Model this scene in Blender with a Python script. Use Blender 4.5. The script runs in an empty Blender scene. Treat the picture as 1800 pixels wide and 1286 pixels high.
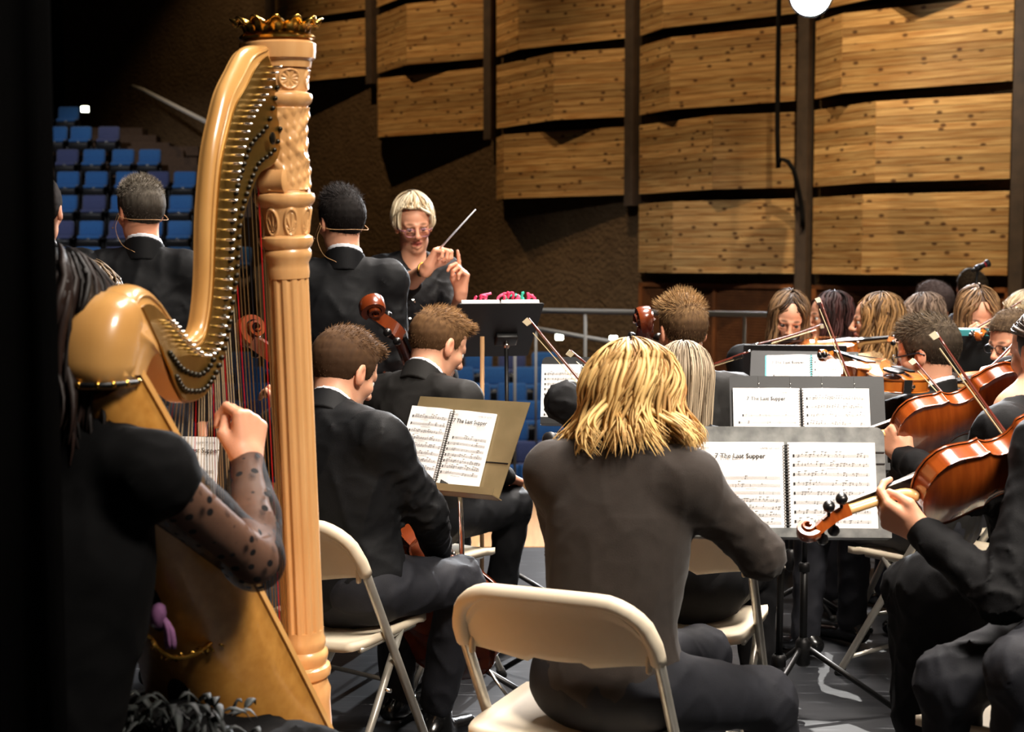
import bpy, bmesh, math, random
import numpy as np
from mathutils import Vector, Matrix
random.seed(7); RNG = np.random.default_rng(7)
SC = bpy.context.scene
COL = SC.collection
# ------------------------------------------------------------------ camera
F_PX, CX, CY, HORIZON, CAM_H = 2500.0, 900.0, 643.0, 456.0, 1.44
PITCH = math.atan((CY - HORIZON) / F_PX)
cam_data = bpy.data.cameras.new('camera'); cam = bpy.data.objects.new('camera', cam_data); COL.objects.link(cam)
cam.location = (0, 0, CAM_H); cam.rotation_euler = (math.pi / 2 - PITCH, 0, 0)
cam_data.sensor_width = 36; cam_data.lens = 36 * F_PX / 1800; cam_data.clip_end = 200; cam_data.clip_start = .05
cam_data.dof.use_dof = True; cam_data.dof.focus_distance = 4.0; cam_data.dof.aperture_fstop = 5.0
SC.camera = cam
# ------------------------------------------------------------------ world, exposure
world = bpy.data.worlds.new('world'); SC.world = world; world.use_nodes = True
world.node_tree.nodes['Background'].inputs[0].default_value = (1.0, .82, .62, 1)
world.node_tree.nodes['Background'].inputs[1].default_value = .012
SC.view_settings.view_transform = 'Standard'; SC.view_settings.look = 'None'
SC.view_settings.exposure = 0.0; SC.view_settings.gamma = 1.0; SC.view_settings.use_curve_mapping = False
# ------------------------------------------------------------------ stage and house lights
def aim(o, target):
    d = Vector(target) - o.location
    o.rotation_euler = d.to_track_quat('-Z', 'Y').to_euler()
def area(name, loc, target, sx, sy, power, col=(1, .86, .7), spread=180):
    l = bpy.data.lights.new(name, 'AREA'); l.shape = 'RECTANGLE'; l.size = sx; l.size_y = sy; l.energy = power; l.color = col
    l.spread = math.radians(spread)
    o = bpy.data.objects.new(name, l); COL.objects.link(o); o.location = loc; aim(o, target); return o
def spot(name, loc, target, power, angle, col=(1, .8, .55), blend=.4, r=.08):
    l = bpy.data.lights.new(name, 'SPOT'); l.energy = power; l.color = col; l.spot_size = math.radians(angle); l.spot_blend = blend
    l.shadow_soft_size = r
    o = bpy.data.objects.new(name, l); COL.objects.link(o); o.location = loc; aim(o, target); return o
area('stage_wash_front', (2.4, .2, 5.2), (.9, 4.2, .7), 1.6, 1.0, 135, (1, .9, .78), 80)
area('stage_wash_top', (1.3, 4.2, 6.2), (.9, 4.4, 0), 2.0, 1.6, 170, (1, .9, .8), 85)
area('stage_wash_back', (1.8, 8.4, 6.0), (1.0, 4.4, .6), 2.4, 1.2, 230, (1, .92, .86), 90)
spot('front_spot', (3.66, 17.6, 4.75), (.8, 3.8, .5), 9000, 26, (.93, .96, 1.0), .5, .12)
spot('wall_wash_right', (4.3, 13.9, 11.6), (7.2, 17.3, 2.4), 4600, 60, (1, .82, .57), .6, .07)
spot('wall_wash_middle', (.2, 17.6, 11.8), (3.2, 21.2, 2.6), 1900, 56, (1, .76, .48), .7, .07)
spot('wall_wash_left', (-4.2, 21.8, 12.0), (-1.8, 26.2, 2.6), 1500, 58, (1, .72, .42), .8, .07)
spot('profile_spot', (2.7, 10.2, 6.4), (1.22, 4.85, 0), 5000, 7.5, (1, .97, .92), .05, .03)
spot('aisle_wash', (-5.6, 27.0, 10.5), (-7.3, 32.2, 3.4), 420, 50, (1, .74, .44), .8, .1)
spot('seat_light', (-9.0, 16.0, 9.5), (-8.3, 27.5, 2.6), 3000, 34, (.95, .95, 1.0), .7, .2)
spot('stall_light', (-.5, 14.0, 7.5), (.6, 20.0, -.4), 1500, 56, (.9, .93, 1.0), .8, .2)
# ------------------------------------------------------------------ helpers: projection of a photographed point at a chosen distance
def ray(px, py):
    u = (px - CX) / F_PX; v = (CY - py) / F_PX
    return np.array([u, math.cos(PITCH) + v * math.sin(PITCH), -math.sin(PITCH) + v * math.cos(PITCH)])
CAMP = np.array([0, 0, CAM_H])
def at(px, py, Y):
    r = ray(px, py); return CAMP + r * (Y / r[1])
def A(*v): return np.array(v, dtype=float)
def nrm(v):
    v = np.asarray(v, float); return v / (np.linalg.norm(v) + 1e-12)
# ------------------------------------------------------------------ objects
ORG = {}
def link(o, parent=None):
    COL.objects.link(o)
    if parent is not None: o.parent = parent
    return o
def org(o):
    while o is not None:
        if o.name in ORG: return ORG[o.name]
        o = o.parent
    return np.zeros(3)
def tag(o, label=None, cat=None, group=None, kind=None):
    if label: o['label'] = label
    if cat: o['category'] = cat
    if group: o['group'] = group
    if kind: o['kind'] = kind
    return o
def thing(name, label, cat, loc=(0, 0, 0), group=None, rotz=0):
    o = bpy.data.objects.new(name, None); link(o); o.location = loc; o.rotation_euler = (0, 0, rotz); o.empty_display_size = .05
    ORG[o.name] = np.array(loc, float) if rotz == 0 else np.zeros(3)
    return tag(o, label, cat, group)
def mk(name, verts, faces, m=None, parent=None, smooth=True, cols=None, local=False):
    v = np.asarray(verts, dtype=np.float64).reshape(-1, 3)
    if parent is not None and not local: v = v - org(parent)
    me = bpy.data.meshes.new(name)
    if isinstance(faces, np.ndarray):
        nf, k = faces.shape
        me.vertices.add(len(v)); me.vertices.foreach_set('co', v.astype(np.float32).ravel())
        me.loops.add(nf * k); me.loops.foreach_set('vertex_index', faces.astype(np.int32).ravel())
        me.polygons.add(nf); me.polygons.foreach_set('loop_start', np.arange(0, nf * k, k, dtype=np.int32))
        me.update(calc_edges=True); me.validate()
    else:
        me.from_pydata(v.tolist(), [], [list(map(int, f)) for f in faces]); me.update()
    if smooth and len(me.polygons): me.polygons.foreach_set('use_smooth', np.ones(len(me.polygons), dtype=bool))
    if cols is not None:
        ca = me.attributes.new('Col', 'FLOAT_COLOR', 'POINT'); c = np.ones((len(v), 4), np.float32); c[:, :3] = cols
        ca.data.foreach_set('color', c.ravel())
    if m is not None: me.materials.append(m)
    o = bpy.data.objects.new(name, me); return link(o, parent)
def copy_tree(o, parent=None):
    c = o.copy(); link(c)
    if parent is not None: c.parent = parent; c.matrix_parent_inverse = Matrix()
    for ch in list(o.children): copy_tree(ch, c)
    return c
def frame(d, up=(0, 0, 1)):
    d = nrm(d); up = np.asarray(up, float)
    if abs(d @ nrm(up)) > .98: up = A(1, 0, 0)
    x = nrm(np.cross(d, up)); y = np.cross(x, d); return x, y, d
class MB:
    """collects simple solids into one mesh"""
    def __init__(s): s.v = []; s.f = []; s.n = 0
    def add(s, v, f):
        v = np.asarray(v, float).reshape(-1, 3); s.v.append(v); s.f += [[i + s.n for i in q] for q in f]; s.n += len(v); return s
    def box(s, c, size, ax=None, bev=0.0):
        c = np.asarray(c, float); hx, hy, hz = np.asarray(size, float) / 2
        ax = np.eye(3) if ax is None else np.asarray(ax, float)
        if bev <= 0:
            p = [(-1, -1, -1), (1, -1, -1), (1, 1, -1), (-1, 1, -1), (-1, -1, 1), (1, -1, 1), (1, 1, 1), (-1, 1, 1)]
            v = [c + ax[0] * a * hx + ax[1] * b * hy + ax[2] * d * hz for a, b, d in p]
            return s.add(v, [(3, 2, 1, 0), (4, 5, 6, 7), (0, 1, 5, 4), (1, 2, 6, 5), (2, 3, 7, 6), (3, 0, 4, 7)])
        b = min(bev, hx * .95, hy * .95, hz * .95); bm = bmesh.new(); bmesh.ops.create_cube(bm, size=1)
        for q in bm.verts: q.co = Vector((q.co.x * 2 * hx, q.co.y * 2 * hy, q.co.z * 2 * hz))
        bmesh.ops.bevel(bm, geom=bm.edges[:] , offset=b, segments=2, profile=.5, affect='EDGES')
        bm.verts.index_update()
        v = [c + ax[0] * q.co.x + ax[1] * q.co.y + ax[2] * q.co.z for q in bm.verts]; f = [[w.index for w in q.verts] for q in bm.faces]
        bm.free(); return s.add(v, f)
    def tube(s, pts, rad, n=8, cap=True, flat=None, up=(0, 0, 1), closed=False):
        """flat = (wx, wy) multiplies the two cross-section radii"""
        P = np.asarray(pts, float); m = len(P); R = np.full(m, rad) if np.isscalar(rad) else np.asarray(rad, float)
        T = np.gradient(P, axis=0) if m > 2 else np.repeat((P[-1:] - P[:1]), m, 0)
        if closed: T = np.roll(P, -1, 0) - np.roll(P, 1, 0)
        T = T / (np.linalg.norm(T, axis=1, keepdims=True) + 1e-12)
        x, y, _ = frame(T[0], up); V = []
        wx, wy = flat if flat is not None else (1, 1)
        ang = np.arange(n) * 2 * math.pi / n
        for i in range(m):
            x = x - T[i] * (x @ T[i]); x = nrm(x); y = np.cross(T[i], x)
            V.append(P[i] + R[i] * (np.outer(np.cos(ang) * wx, x) + np.outer(np.sin(ang) * wy, y)))
        F = []
        for i in range(m if closed else m - 1):
            j = (i + 1) % m
            for k in range(n): F.append((i * n + k, i * n + (k + 1) % n, j * n + (k + 1) % n, j * n + k))
        if cap and not closed: F.append(tuple(range(n))[::-1]); F.append(tuple((m - 1) * n + k for k in range(n)))
        return s.add(np.concatenate(V), F)
    def lathe(s, prof, o, d, n=32, up=(0, 0, 1), fn=None):
        """prof: list of (radius, height along d)"""
        x, y, d = frame(d, up); o = np.asarray(o, float); ang = np.arange(n) * 2 * math.pi / n; V = []
        for r, h in prof:
            rr = np.full(n, r) if fn is None else fn(r, h, ang)
            V.append(o + d * h + rr[:, None] * (np.outer(np.cos(ang), x) + np.outer(np.sin(ang), y)))
        m = len(prof); F = [(i * n + k, i * n + (k + 1) % n, (i + 1) * n + (k + 1) % n, (i + 1) * n + k) for i in range(m - 1) for k in range(n)]
        F.append(tuple(range(n))[::-1]); F.append(tuple((m - 1) * n + k for k in range(n)))
        return s.add(np.concatenate(V), F)
    def prism(s, poly, o, x, y, z, t0, t1):
        """polygon (a, b) in plane x, y extruded from t0 to t1 along z"""
        o, x, y, z = [np.asarray(q, float) for q in (o, x, y, z)]; n = len(poly)
        V = [o + x * a + y * b + z * t0 for a, b in poly] + [o + x * a + y * b + z * t1 for a, b in poly]
        F = [tuple(range(n))[::-1], tuple(range(n, 2 * n))] + [(i, (i + 1) % n, n + (i + 1) % n, n + i) for i in range(n)]
        return s.add(V, F)
    def ball(s, c, r, ax=None, n=12):
        r = np.broadcast_to(np.asarray(r, float), 3); ax = np.eye(3) if ax is None else np.asarray(ax, float); V = []; m = n // 2 + 1
        for i in range(m):
            t = math.pi * i / (m - 1)
            for k in range(n):
                a = 2 * math.pi * k / n; q = A(math.sin(t) * math.cos(a), math.sin(t) * math.sin(a), math.cos(t)) * r
                V.append(np.asarray(c) + q @ ax)
        F = [(i * n + k, (i + 1) * n + k, (i + 1) * n + (k + 1) % n, i * n + (k + 1) % n) for i in range(m - 1) for k in range(n)]
        return s.add(V, F)
    def build(s, name, m=None, parent=None, smooth=False, local=False, auto=None):
        o = mk(name, np.concatenate(s.v), s.f, m, parent, smooth or auto is not None, None, local)
        if auto is not None:
            me = o.data; bm = bmesh.new(); bm.from_mesh(me)
            for e in bm.edges:
                if len(e.link_faces) == 2 and e.calc_face_angle(0) > math.radians(auto): e.smooth = False
            bm.to_mesh(me); bm.free()
        return o
def interp(pts, n):
    """Catmull-Rom resample of a polyline of k-d points"""
    P = np.asarray(pts, float); m = len(P); Q = np.vstack([2 * P[0] - P[1], P, 2 * P[-1] - P[-2]])
    d = np.r_[0, np.cumsum(np.linalg.norm(np.diff(P, axis=0), axis=1))]; t = np.linspace(0, d[-1], n); out = []
    for q in t:
        i = min(max(np.searchsorted(d, q) - 1, 0), m - 2); u = (q - d[i]) / (d[i + 1] - d[i] + 1e-12)
        a, b, c, e = Q[i], Q[i + 1], Q[i + 2], Q[i + 3]
        out.append(.5 * ((2 * b) + (c - a) * u + (2 * a - 5 * b + 4 * c - e) * u * u + (3 * b - a - 3 * c + e) * u ** 3))
    return np.array(out)
# ------------------------------------------------------------------ materials
def mat(name, col, rough=.5, metal=0.0, var=None, bump=None, spec=.5, coat=0.0, sheen=0.0, emit=None, attr=False, sss=0.0,
        trans=0.0, alpha=1.0, scale3=None, rand=0.0, coord='Object', aniso=0.0):
    """var = (noise scale, second colour, contrast); bump = (noise scale, strength, distance); scale3 stretches the noise; rand varies value per object"""
    m = bpy.data.materials.new(name); m.use_nodes = True; nt = m.node_tree; N, L = nt.nodes, nt.links
    b = N['Principled BSDF']; I = b.inputs
    I['Base Color'].default_value = (*col, 1); I['Roughness'].default_value = rough; I['Metallic'].default_value = metal
    I['Specular IOR Level'].default_value = spec; I['Coat Weight'].default_value = coat; I['Coat Roughness'].default_value = .12
    I['Sheen Weight'].default_value = sheen; I['Sheen Roughness'].default_value = .5; I['Alpha'].default_value = alpha
    I['Transmission Weight'].default_value = trans; I['Anisotropic'].default_value = aniso
    if sss: I['Subsurface Weight'].default_value = sss; I['Subsurface Radius'].default_value = (.01, .004, .002); I['Subsurface Scale'].default_value = 1
    if emit: I['Emission Color'].default_value = (*emit[0], 1); I['Emission Strength'].default_value = emit[1]
    src = None
    if var or bump:
        tc = N.new('ShaderNodeTexCoord'); vec = tc.outputs[coord]
        if scale3:
            mp = N.new('ShaderNodeMapping'); mp.inputs['Scale'].default_value = scale3; L.new(vec, mp.inputs[0]); vec = mp.outputs[0]
    if attr:
        at_ = N.new('ShaderNodeAttribute'); at_.attribute_name = 'Col'; src = at_.outputs[0]
    if var:
        nz = N.new('ShaderNodeTexNoise'); nz.inputs['Scale'].default_value = var[0]; nz.inputs['Detail'].default_value = 5; L.new(vec, nz.inputs[0])
        rp = N.new('ShaderNodeMapRange'); c = var[2] if len(var) > 2 else .2
        rp.inputs[1].default_value = .5 - c; rp.inputs[2].default_value = .5 + c; L.new(nz.outputs[0], rp.inputs[0])
        mx = N.new('ShaderNodeMix'); mx.data_type = 'RGBA'; L.new(rp.outputs[0], mx.inputs[0])
        if src: L.new(src, mx.inputs[6])
        else: mx.inputs[6].default_value = (*col, 1)
        mx.inputs[7].default_value = (*var[1], 1); src = mx.outputs[2]
    if rand:
        oi = N.new('ShaderNodeObjectInfo'); hs = N.new('ShaderNodeHueSaturation'); mr = N.new('ShaderNodeMapRange')
        mr.inputs[3].default_value = 1 - rand; mr.inputs[4].default_value = 1 + rand; L.new(oi.outputs['Random'], mr.inputs[0]); L.new(mr.outputs[0], hs.inputs['Value'])
        if src: L.new(src, hs.inputs['Color'])
        else: hs.inputs['Color'].default_value = (*col, 1)
        src = hs.outputs[0]
    if src: L.new(src, I['Base Color'])
    if bump:
        nb = N.new('ShaderNodeTexNoise'); nb.inputs['Scale'].default_value = bump[0]; nb.inputs['Detail'].default_value = 4; L.new(vec, nb.inputs[0])
        bp = N.new('ShaderNodeBump'); bp.inputs['Strength'].default_value = bump[1]; bp.inputs['Distance'].default_value = bump[2] if len(bump) > 2 else .01
        L.new(nb.outputs[0], bp.inputs['Height']); L.new(bp.outputs[0], I['Normal'])
    return m
def srgb(r, g, b):
    f = lambda c: (c / 255 / 12.92) if c / 255 <= .04045 else ((c / 255 + .055) / 1.055) ** 2.4
    return (f(r), f(g), f(b))
# ------------------------------------------------------------------ implicit surfaces: smooth unions of solids, meshed with surface nets
class Field:
    def __init__(s): s.p = []
    def cap(s, a, b, ra, rb=None, k=.02, op='u'):
        a, b = np.asarray(a, float), np.asarray(b, float); rb = ra if rb is None else rb; m = max(ra, rb)
        def fn(P):
            ab = b - a; t = np.clip(((P - a) @ ab) / (ab @ ab + 1e-12), 0, 1); q = P - a - t[..., None] * ab
            return np.sqrt((q * q).sum(-1)) - (ra + (rb - ra) * t)
        s.p.append((np.minimum(a, b) - m, np.maximum(a, b) + m, fn, k, op)); return s
    def ell(s, c, r, ax=None, k=.02, op='u'):
        c = np.asarray(c, float); r = np.asarray(r, float); ax = np.eye(3) if ax is None else np.asarray(ax, float); m = r.max()
        def fn(P):
            q = (P - c) @ ax.T; k0 = np.sqrt(((q / r) ** 2).sum(-1)); k1 = np.sqrt(((q / r ** 2) ** 2).sum(-1)) + 1e-9
            return k0 * (k0 - 1) / k1
        s.p.append((c - m, c + m, fn, k, op)); return s
    def cut(s, fn):
        s.p.append((None, None, fn, 0, 'i')); return s
    def disp(s, fn):
        s.p.append((None, None, fn, 0, 'd')); return s
    def mesh(s, h):
        pr = [q for q in s.p if q[4] == 'u']; lo = np.min([q[0] for q in pr], 0) - 3 * h; hi = np.max([q[1] for q in pr], 0) + 3 * h
        n = np.ceil((hi - lo) / h).astype(int) + 1; ax = [lo[i] + h * np.arange(n[i]) for i in range(3)]
        D = np.full(n, 1.0, np.float32)
        for l, u, fn, k, op in s.p:
            if l is None: i0 = np.zeros(3, int); i1 = n
            else:
                mg = k + 3 * h; i0 = np.clip(((l - mg - lo) / h).astype(int), 0, n); i1 = np.clip(((u + mg - lo) / h).astype(int) + 2, 0, n)
            if (i1 <= i0).any(): continue
            G = np.stack(np.meshgrid(*[ax[i][i0[i]:i1[i]] for i in range(3)], indexing='ij'), -1)
            sl = tuple(slice(i0[i], i1[i]) for i in range(3)); d = fn(G).astype(np.float32); O = D[sl]
            if op == 'u':
                if k > 0: t = np.clip(.5 + .5 * (O - d) / k, 0, 1); D[sl] = O * (1 - t) + d * t - k * t * (1 - t)
                else: D[sl] = np.minimum(O, d)
            elif op == 's':
                d = -d
                if k > 0: t = np.clip(.5 - .5 * (O - d) / k, 0, 1); D[sl] = O * (1 - t) + d * t + k * t * (1 - t)
                else: D[sl] = np.maximum(O, d)
            elif op == 'i': D[sl] = np.maximum(O, d)
            else: D[sl] = O + d
        return nets(D, lo, h)
def nets(D, lo, h):
    S = D < 0; nx, ny, nz = D.shape
    cnt = np.zeros((nx - 1, ny - 1, nz - 1), np.int8)
    for i in (0, 1):
        for j in (0, 1):
            for k in (0, 1): cnt += S[i:nx - 1 + i, j:ny - 1 + j, k:nz - 1 + k]
    act = (cnt > 0) & (cnt < 8); I, J, K = np.nonzero(act); N = len(I)
    ids = np.full(act.shape, -1, np.int32); ids[I, J, K] = np.arange(N)
    acc = np.zeros((N, 3)); num = np.zeros(N)
    for axis in range(3):
        o = [a for a in range(3) if a != axis]
        for p in (0, 1):
            for q in (0, 1):
                c0 = [0, 0, 0]; c0[o[0]] = p; c0[o[1]] = q; c1 = list(c0); c1[axis] = 1
                d0 = D[I + c0[0], J + c0[1], K + c0[2]]; d1 = D[I + c1[0], J + c1[1], K + c1[2]]
                m = (d0 < 0) != (d1 < 0); t = np.where(m, d0 / (d0 - d1 + (d0 == d1)), 0)
                for a in range(3): acc[:, a] += np.where(m, c0[a] + (t if a == axis else 0), 0)
                num += m
    V = lo + h * (np.stack([I, J, K], 1) + acc / num[:, None]); Q = []
    for axis in range(3):
        o = [a for a in range(3) if a != axis]
        s0 = [slice(1, -1)] * 3; s0[axis] = slice(0, D.shape[axis] - 1); s1 = list(s0); s1[axis] = slice(1, D.shape[axis])
        a, b = S[tuple(s0)], S[tuple(s1)]
        for m, flip in ((a & ~b, axis == 1), (~a & b, axis != 1)):
            e = np.stack(np.nonzero(m), 1)
            if not len(e): continue
            for w in o: e[:, w] += 1
            def cell(u, v):
                c = e.copy(); c[:, o[0]] -= u; c[:, o[1]] -= v; return ids[c[:, 0], c[:, 1], c[:, 2]]
            f = np.stack([cell(1, 1), cell(0, 1), cell(0, 0), cell(1, 0)], 1)
            Q.append(f[:, ::-1] if flip else f)
    Q = np.concatenate(Q) if Q else np.zeros((0, 4), int)
    return V, Q[(Q >= 0).all(1)]
def merge(*ms):
    V = []; Fs = []; n = 0
    for v, f in ms: V.append(v); Fs.append(f + n); n += len(v)
    return np.concatenate(V), np.concatenate(Fs)
def vnoise(P, s, seed=0):
    """cheap smooth noise from summed sines"""
    x, y, z = P[..., 0] * s + seed, P[..., 1] * s + 2.1 * seed, P[..., 2] * s - 1.3 * seed
    return (np.sin(x * 1.7 + np.sin(y * 1.3 + seed)) + np.sin(y * 1.9 + np.sin(z * 1.1)) + np.sin(z * 1.6 + np.sin(x * 1.4 + 2))) / 3
# ------------------------------------------------------------------ the hall
def floor_material():
    m = mat('stage_vinyl', srgb(34, 36, 40), .38, var=(3.0, srgb(22, 23, 26), .25), bump=(220, .08, .002), coord='Object'); nt = m.node_tree; N, L = nt.nodes, nt.links
    b = N['Principled BSDF']; prev = b.inputs['Base Color'].links[0].from_socket; tc = N.new('ShaderNodeTexCoord')
    for i, (rot, sc) in enumerate(((.5, (1.2, 26, 1)), (2.2, (1.6, 34, 1)), (1.2, (.8, 22, 1)), (2.9, (1.3, 30, 1)))):
        mp = N.new('ShaderNodeMapping'); mp.inputs['Rotation'].default_value = (0, 0, rot); mp.inputs['Scale'].default_value = sc; L.new(tc.outputs['Object'], mp.inputs[0])
        nz = N.new('ShaderNodeTexNoise'); nz.inputs['Scale'].default_value = 2.4; nz.inputs['Detail'].default_value = 3; nz.inputs['Distortion'].default_value = .6; L.new(mp.outputs[0], nz.inputs[0])
        mr = N.new('ShaderNodeMapRange'); mr.inputs[1].default_value = .655; mr.inputs[2].default_value = .70; mr.inputs[4].default_value = .5; L.new(nz.outputs[0], mr.inputs[0])
        mx = N.new('ShaderNodeMix'); mx.data_type = 'RGBA'; L.new(mr.outputs[0], mx.inputs[0]); L.new(prev, mx.inputs[6]); mx.inputs[7].default_value = (*srgb(120, 124, 130), 1); prev = mx.outputs[2]
    L.new(prev, b.inputs['Base Color']); return m
def plank_material():
    m = mat('pine_plank', srgb(206, 158, 96), .55, rand=.3, spec=.3); nt = m.node_tree; N, L = nt.nodes, nt.links; b = N['Principled BSDF']
    tc = N.new('ShaderNodeTexCoord'); oi = N.new('ShaderNodeObjectInfo'); sc = N.new('ShaderNodeVectorMath'); sc.operation = 'SCALE'; sc.inputs['Scale'].default_value = 60
    cb = N.new('ShaderNodeCombineXYZ')
    for k in range(3): L.new(oi.outputs['Random'], cb.inputs[k])
    L.new(cb.outputs[0], sc.inputs[0]); ad = N.new('ShaderNodeVectorMath'); L.new(tc.outputs['Object'], ad.inputs[0]); L.new(sc.outputs[0], ad.inputs[1])
    mp = N.new('ShaderNodeMapping'); mp.inputs['Scale'].default_value = (1.2, 1, 26); L.new(ad.outputs[0], mp.inputs[0])
    gr = N.new('ShaderNodeTexNoise'); gr.inputs['Scale'].default_value = 1.6; gr.inputs['Detail'].default_value = 6; L.new(mp.outputs[0], gr.inputs[0])
    cr = N.new('ShaderNodeValToRGB'); cr.color_ramp.elements[0].position = .34; cr.color_ramp.elements[0].color = (*srgb(176, 122, 66), 1)
    cr.color_ramp.elements[1].position = .66; cr.color_ramp.elements[1].color = (*srgb(222, 178, 114), 1); L.new(gr.outputs[0], cr.inputs[0])
    mk_ = N.new('ShaderNodeMapping'); mk_.inputs['Scale'].default_value = (1.7, 0, 2.6); L.new(ad.outputs[0], mk_.inputs[0])
    sx_ = N.new('ShaderNodeSeparateXYZ'); cz_ = N.new('ShaderNodeCombineXYZ'); L.new(mk_.outputs[0], sx_.inputs[0]); L.new(sx_.outputs[0], cz_.inputs[0]); L.new(sx_.outputs[2], cz_.inputs[1])
    vo = N.new('ShaderNodeTexVoronoi'); vo.voronoi_dimensions = '2D'; vo.inputs['Scale'].default_value = 1.6; vo.inputs['Randomness'].default_value = 1; L.new(cz_.outputs[0], vo.inputs[0])
    mr = N.new('ShaderNodeMapRange'); mr.inputs[1].default_value = .07; mr.inputs[2].default_value = .13; mr.inputs[3].default_value = .85; mr.inputs[4].default_value = 0; L.new(vo.outputs['Distance'], mr.inputs[0])
    mx = N.new('ShaderNodeMix'); mx.data_type = 'RGBA'; L.new(mr.outputs[0], mx.inputs[0]); L.new(cr.outputs[0], mx.inputs[6]); mx.inputs[7].default_value = (*srgb(84, 48, 24), 1)
    hs = [n for n in N if n.type == 'HUE_SAT'][0]; L.new(mx.outputs[2], hs.inputs['Color']); return m
M_floor = floor_material(); M_plank = plank_material()
M_stucco = mat('brown_stucco', srgb(112, 88, 60), .9, var=(3, srgb(92, 70, 46), .3), bump=(14, .9, .05), spec=.2)
M_dark = mat('black_wall', srgb(24, 20, 18), .9, var=(2, srgb(16, 14, 12)), spec=.2)
M_steel = mat('brown_steel', srgb(92, 74, 58), .6, var=(6, srgb(74, 60, 48)))
M_slat = mat('stained_slat', srgb(140, 84, 42), .6, var=(9, srgb(112, 64, 30)))
M_slatframe = mat('slat_frame', srgb(150, 88, 42), .55, var=(5, srgb(126, 70, 32)))
M_rail = mat('rail_metal', srgb(206, 196, 180), .5)
M_board = mat('apron_board', srgb(196, 150, 96), .45, var=(6, srgb(172, 124, 74), .3), scale3=(8, .6, 1), rand=.12)
M_step = mat('aisle_carpet', srgb(86, 66, 50), .95, var=(30, srgb(66, 50, 38)))
M_glow = mat('lit_sign', (1, 1, 1), .5, emit=((.95, 1, .8), 14))
struct = lambda o: tag(o, kind='structure')
STAGE_END = 7.05
struct(MB().box((1.0, STAGE_END / 2 - 1.5, -.06), (16, STAGE_END + 3, .12)).build('floor', M_floor))
apron = struct(MB().box((1.0, 8.1, -.09), (16, 2.1, .12)).build('floor_apron', M_dark))
for i in range(22):
    o = MB().box((0, 0, 0), (.112 * 1.9, 2.06, .03), bev=.003).build('plank', M_board, apron); o.location = (-2.0 + .2165 * i, 8.1, -.014)
struct(MB().box((1.0, 9.2, -.85), (16, .1, 1.6)).build('stage_front', M_dark))
# side wall running away to the left at 45 degrees
WA = 24.7; e = A(-1, 1, 0) / math.sqrt(2); nw = A(-1, -1, 0) / math.sqrt(2); W0 = A(WA * (1 - .7358), WA * .7358, 0); PITCH_S = 3.2
def wp(s, off, z): return W0 + e * s + nw * off + A(0, 0, z)
def wall_box(mb, s0, s1, o0, o1, z0, z1): return mb.box(wp((s0 + s1) / 2, (o0 + o1) / 2, (z0 + z1) / 2), (s1 - s0, o1 - o0, z1 - z0), (e, nw, A(0, 0, 1)))
wall_right = struct(wall_box(MB(), -8, 34, -.3, 0, -3, 14).build('wall_right', M_stucco)); wall_right['label'] = 'brown stucco side wall carrying rows of folded pine acoustic panels'
ROW0, ROWH = 1.16, 1.225
PW = PITCH_S - .3; PANEL_H = ROWH - .15; NPL = 10
plank_meshes = {}
def plank_mesh(length):
    key = round(length, 3)
    if key not in plank_meshes:
        o = MB().box((0, 0, 0), (key, .03, PANEL_H / NPL - .006), bev=.003).build('plank', M_plank); plank_meshes[key] = o.data; bpy.data.objects.remove(o)
    return plank_meshes[key]
FOLDS = {(0, 3): .6, (0, 2): .22, (0, 1): .42, (0, 0): .36, (1, 0): .35, (1, 1): .6, (1, 2): .3, (1, 3): .25, (2, 1): .18, (2, 2): .6, (2, 3): .3, (3, 2): .15, (3, 3): .46, (3, 4): .5, (4, 3): .3}
def acoustic_panel(col, row, bottom):
    fold = 1 - FOLDS.get((col, row), [.3, .6, .45][(col + 2 * row) % 3])
    s0 = col * PITCH_S + .15; z0 = ROW0 + row * ROWH + .075; sf = s0 + PW * fold
    prot = .42 if 0.3 < fold < .7 else .34
    a, b, c = (s0, .14), (sf, .14 + prot), (s0 + PW, .14)
    panel = None
    mbk = MB()
    P0, P1, P2 = [wp(q[0], q[1] - .03, z0) for q in (a, b, c)]; base = [wp(s0 + PW, .02, z0), wp(s0, .02, z0)]
    poly = [P0, P1, P2] + base; n = 5
    mbk.add(poly + [p + A(0, 0, PANEL_H) for p in poly], [tuple(range(n))[::-1], tuple(range(n, 2 * n))] + [(i, (i + 1) % n, n + (i + 1) % n, n + i) for i in range(n)])
    panel = mbk.build('acoustic_panel', M_dark, wall_right)
    for (p, q) in ((a, b), (b, c)):
        A0, A1 = wp(p[0], p[1], 0), wp(q[0], q[1], 0); ln = np.linalg.norm(A1 - A0); ang = math.atan2(A1[1] - A0[1], A1[0] - A0[0])
        for k in range(NPL):
            o = bpy.data.objects.new('plank', plank_mesh(ln)); link(o, panel); mid = (A0 + A1) / 2
            o.location = (mid[0], mid[1], z0 + (k + .5) * PANEL_H / NPL); o.rotation_euler = (0, 0, ang)
for col, j0, j1 in ((-1, 0, 5), (0, 0, 5), (1, 0, 5), (2, 1, 5), (3, 2, 6), (4, 3, 6)):
    for j in range(j0, j1): acoustic_panel(col, j, j == j0)
for k in range(-1, 6):
    zb = -1.2 if k < 2 else ROW0 + ROWH * max(0, k - 1) - .1
    struct(wall_box(MB(), k * PITCH_S - .09, k * PITCH_S + .09, .0, .24, zb, 10).build('steel_column', M_steel, wall_right))
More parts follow.
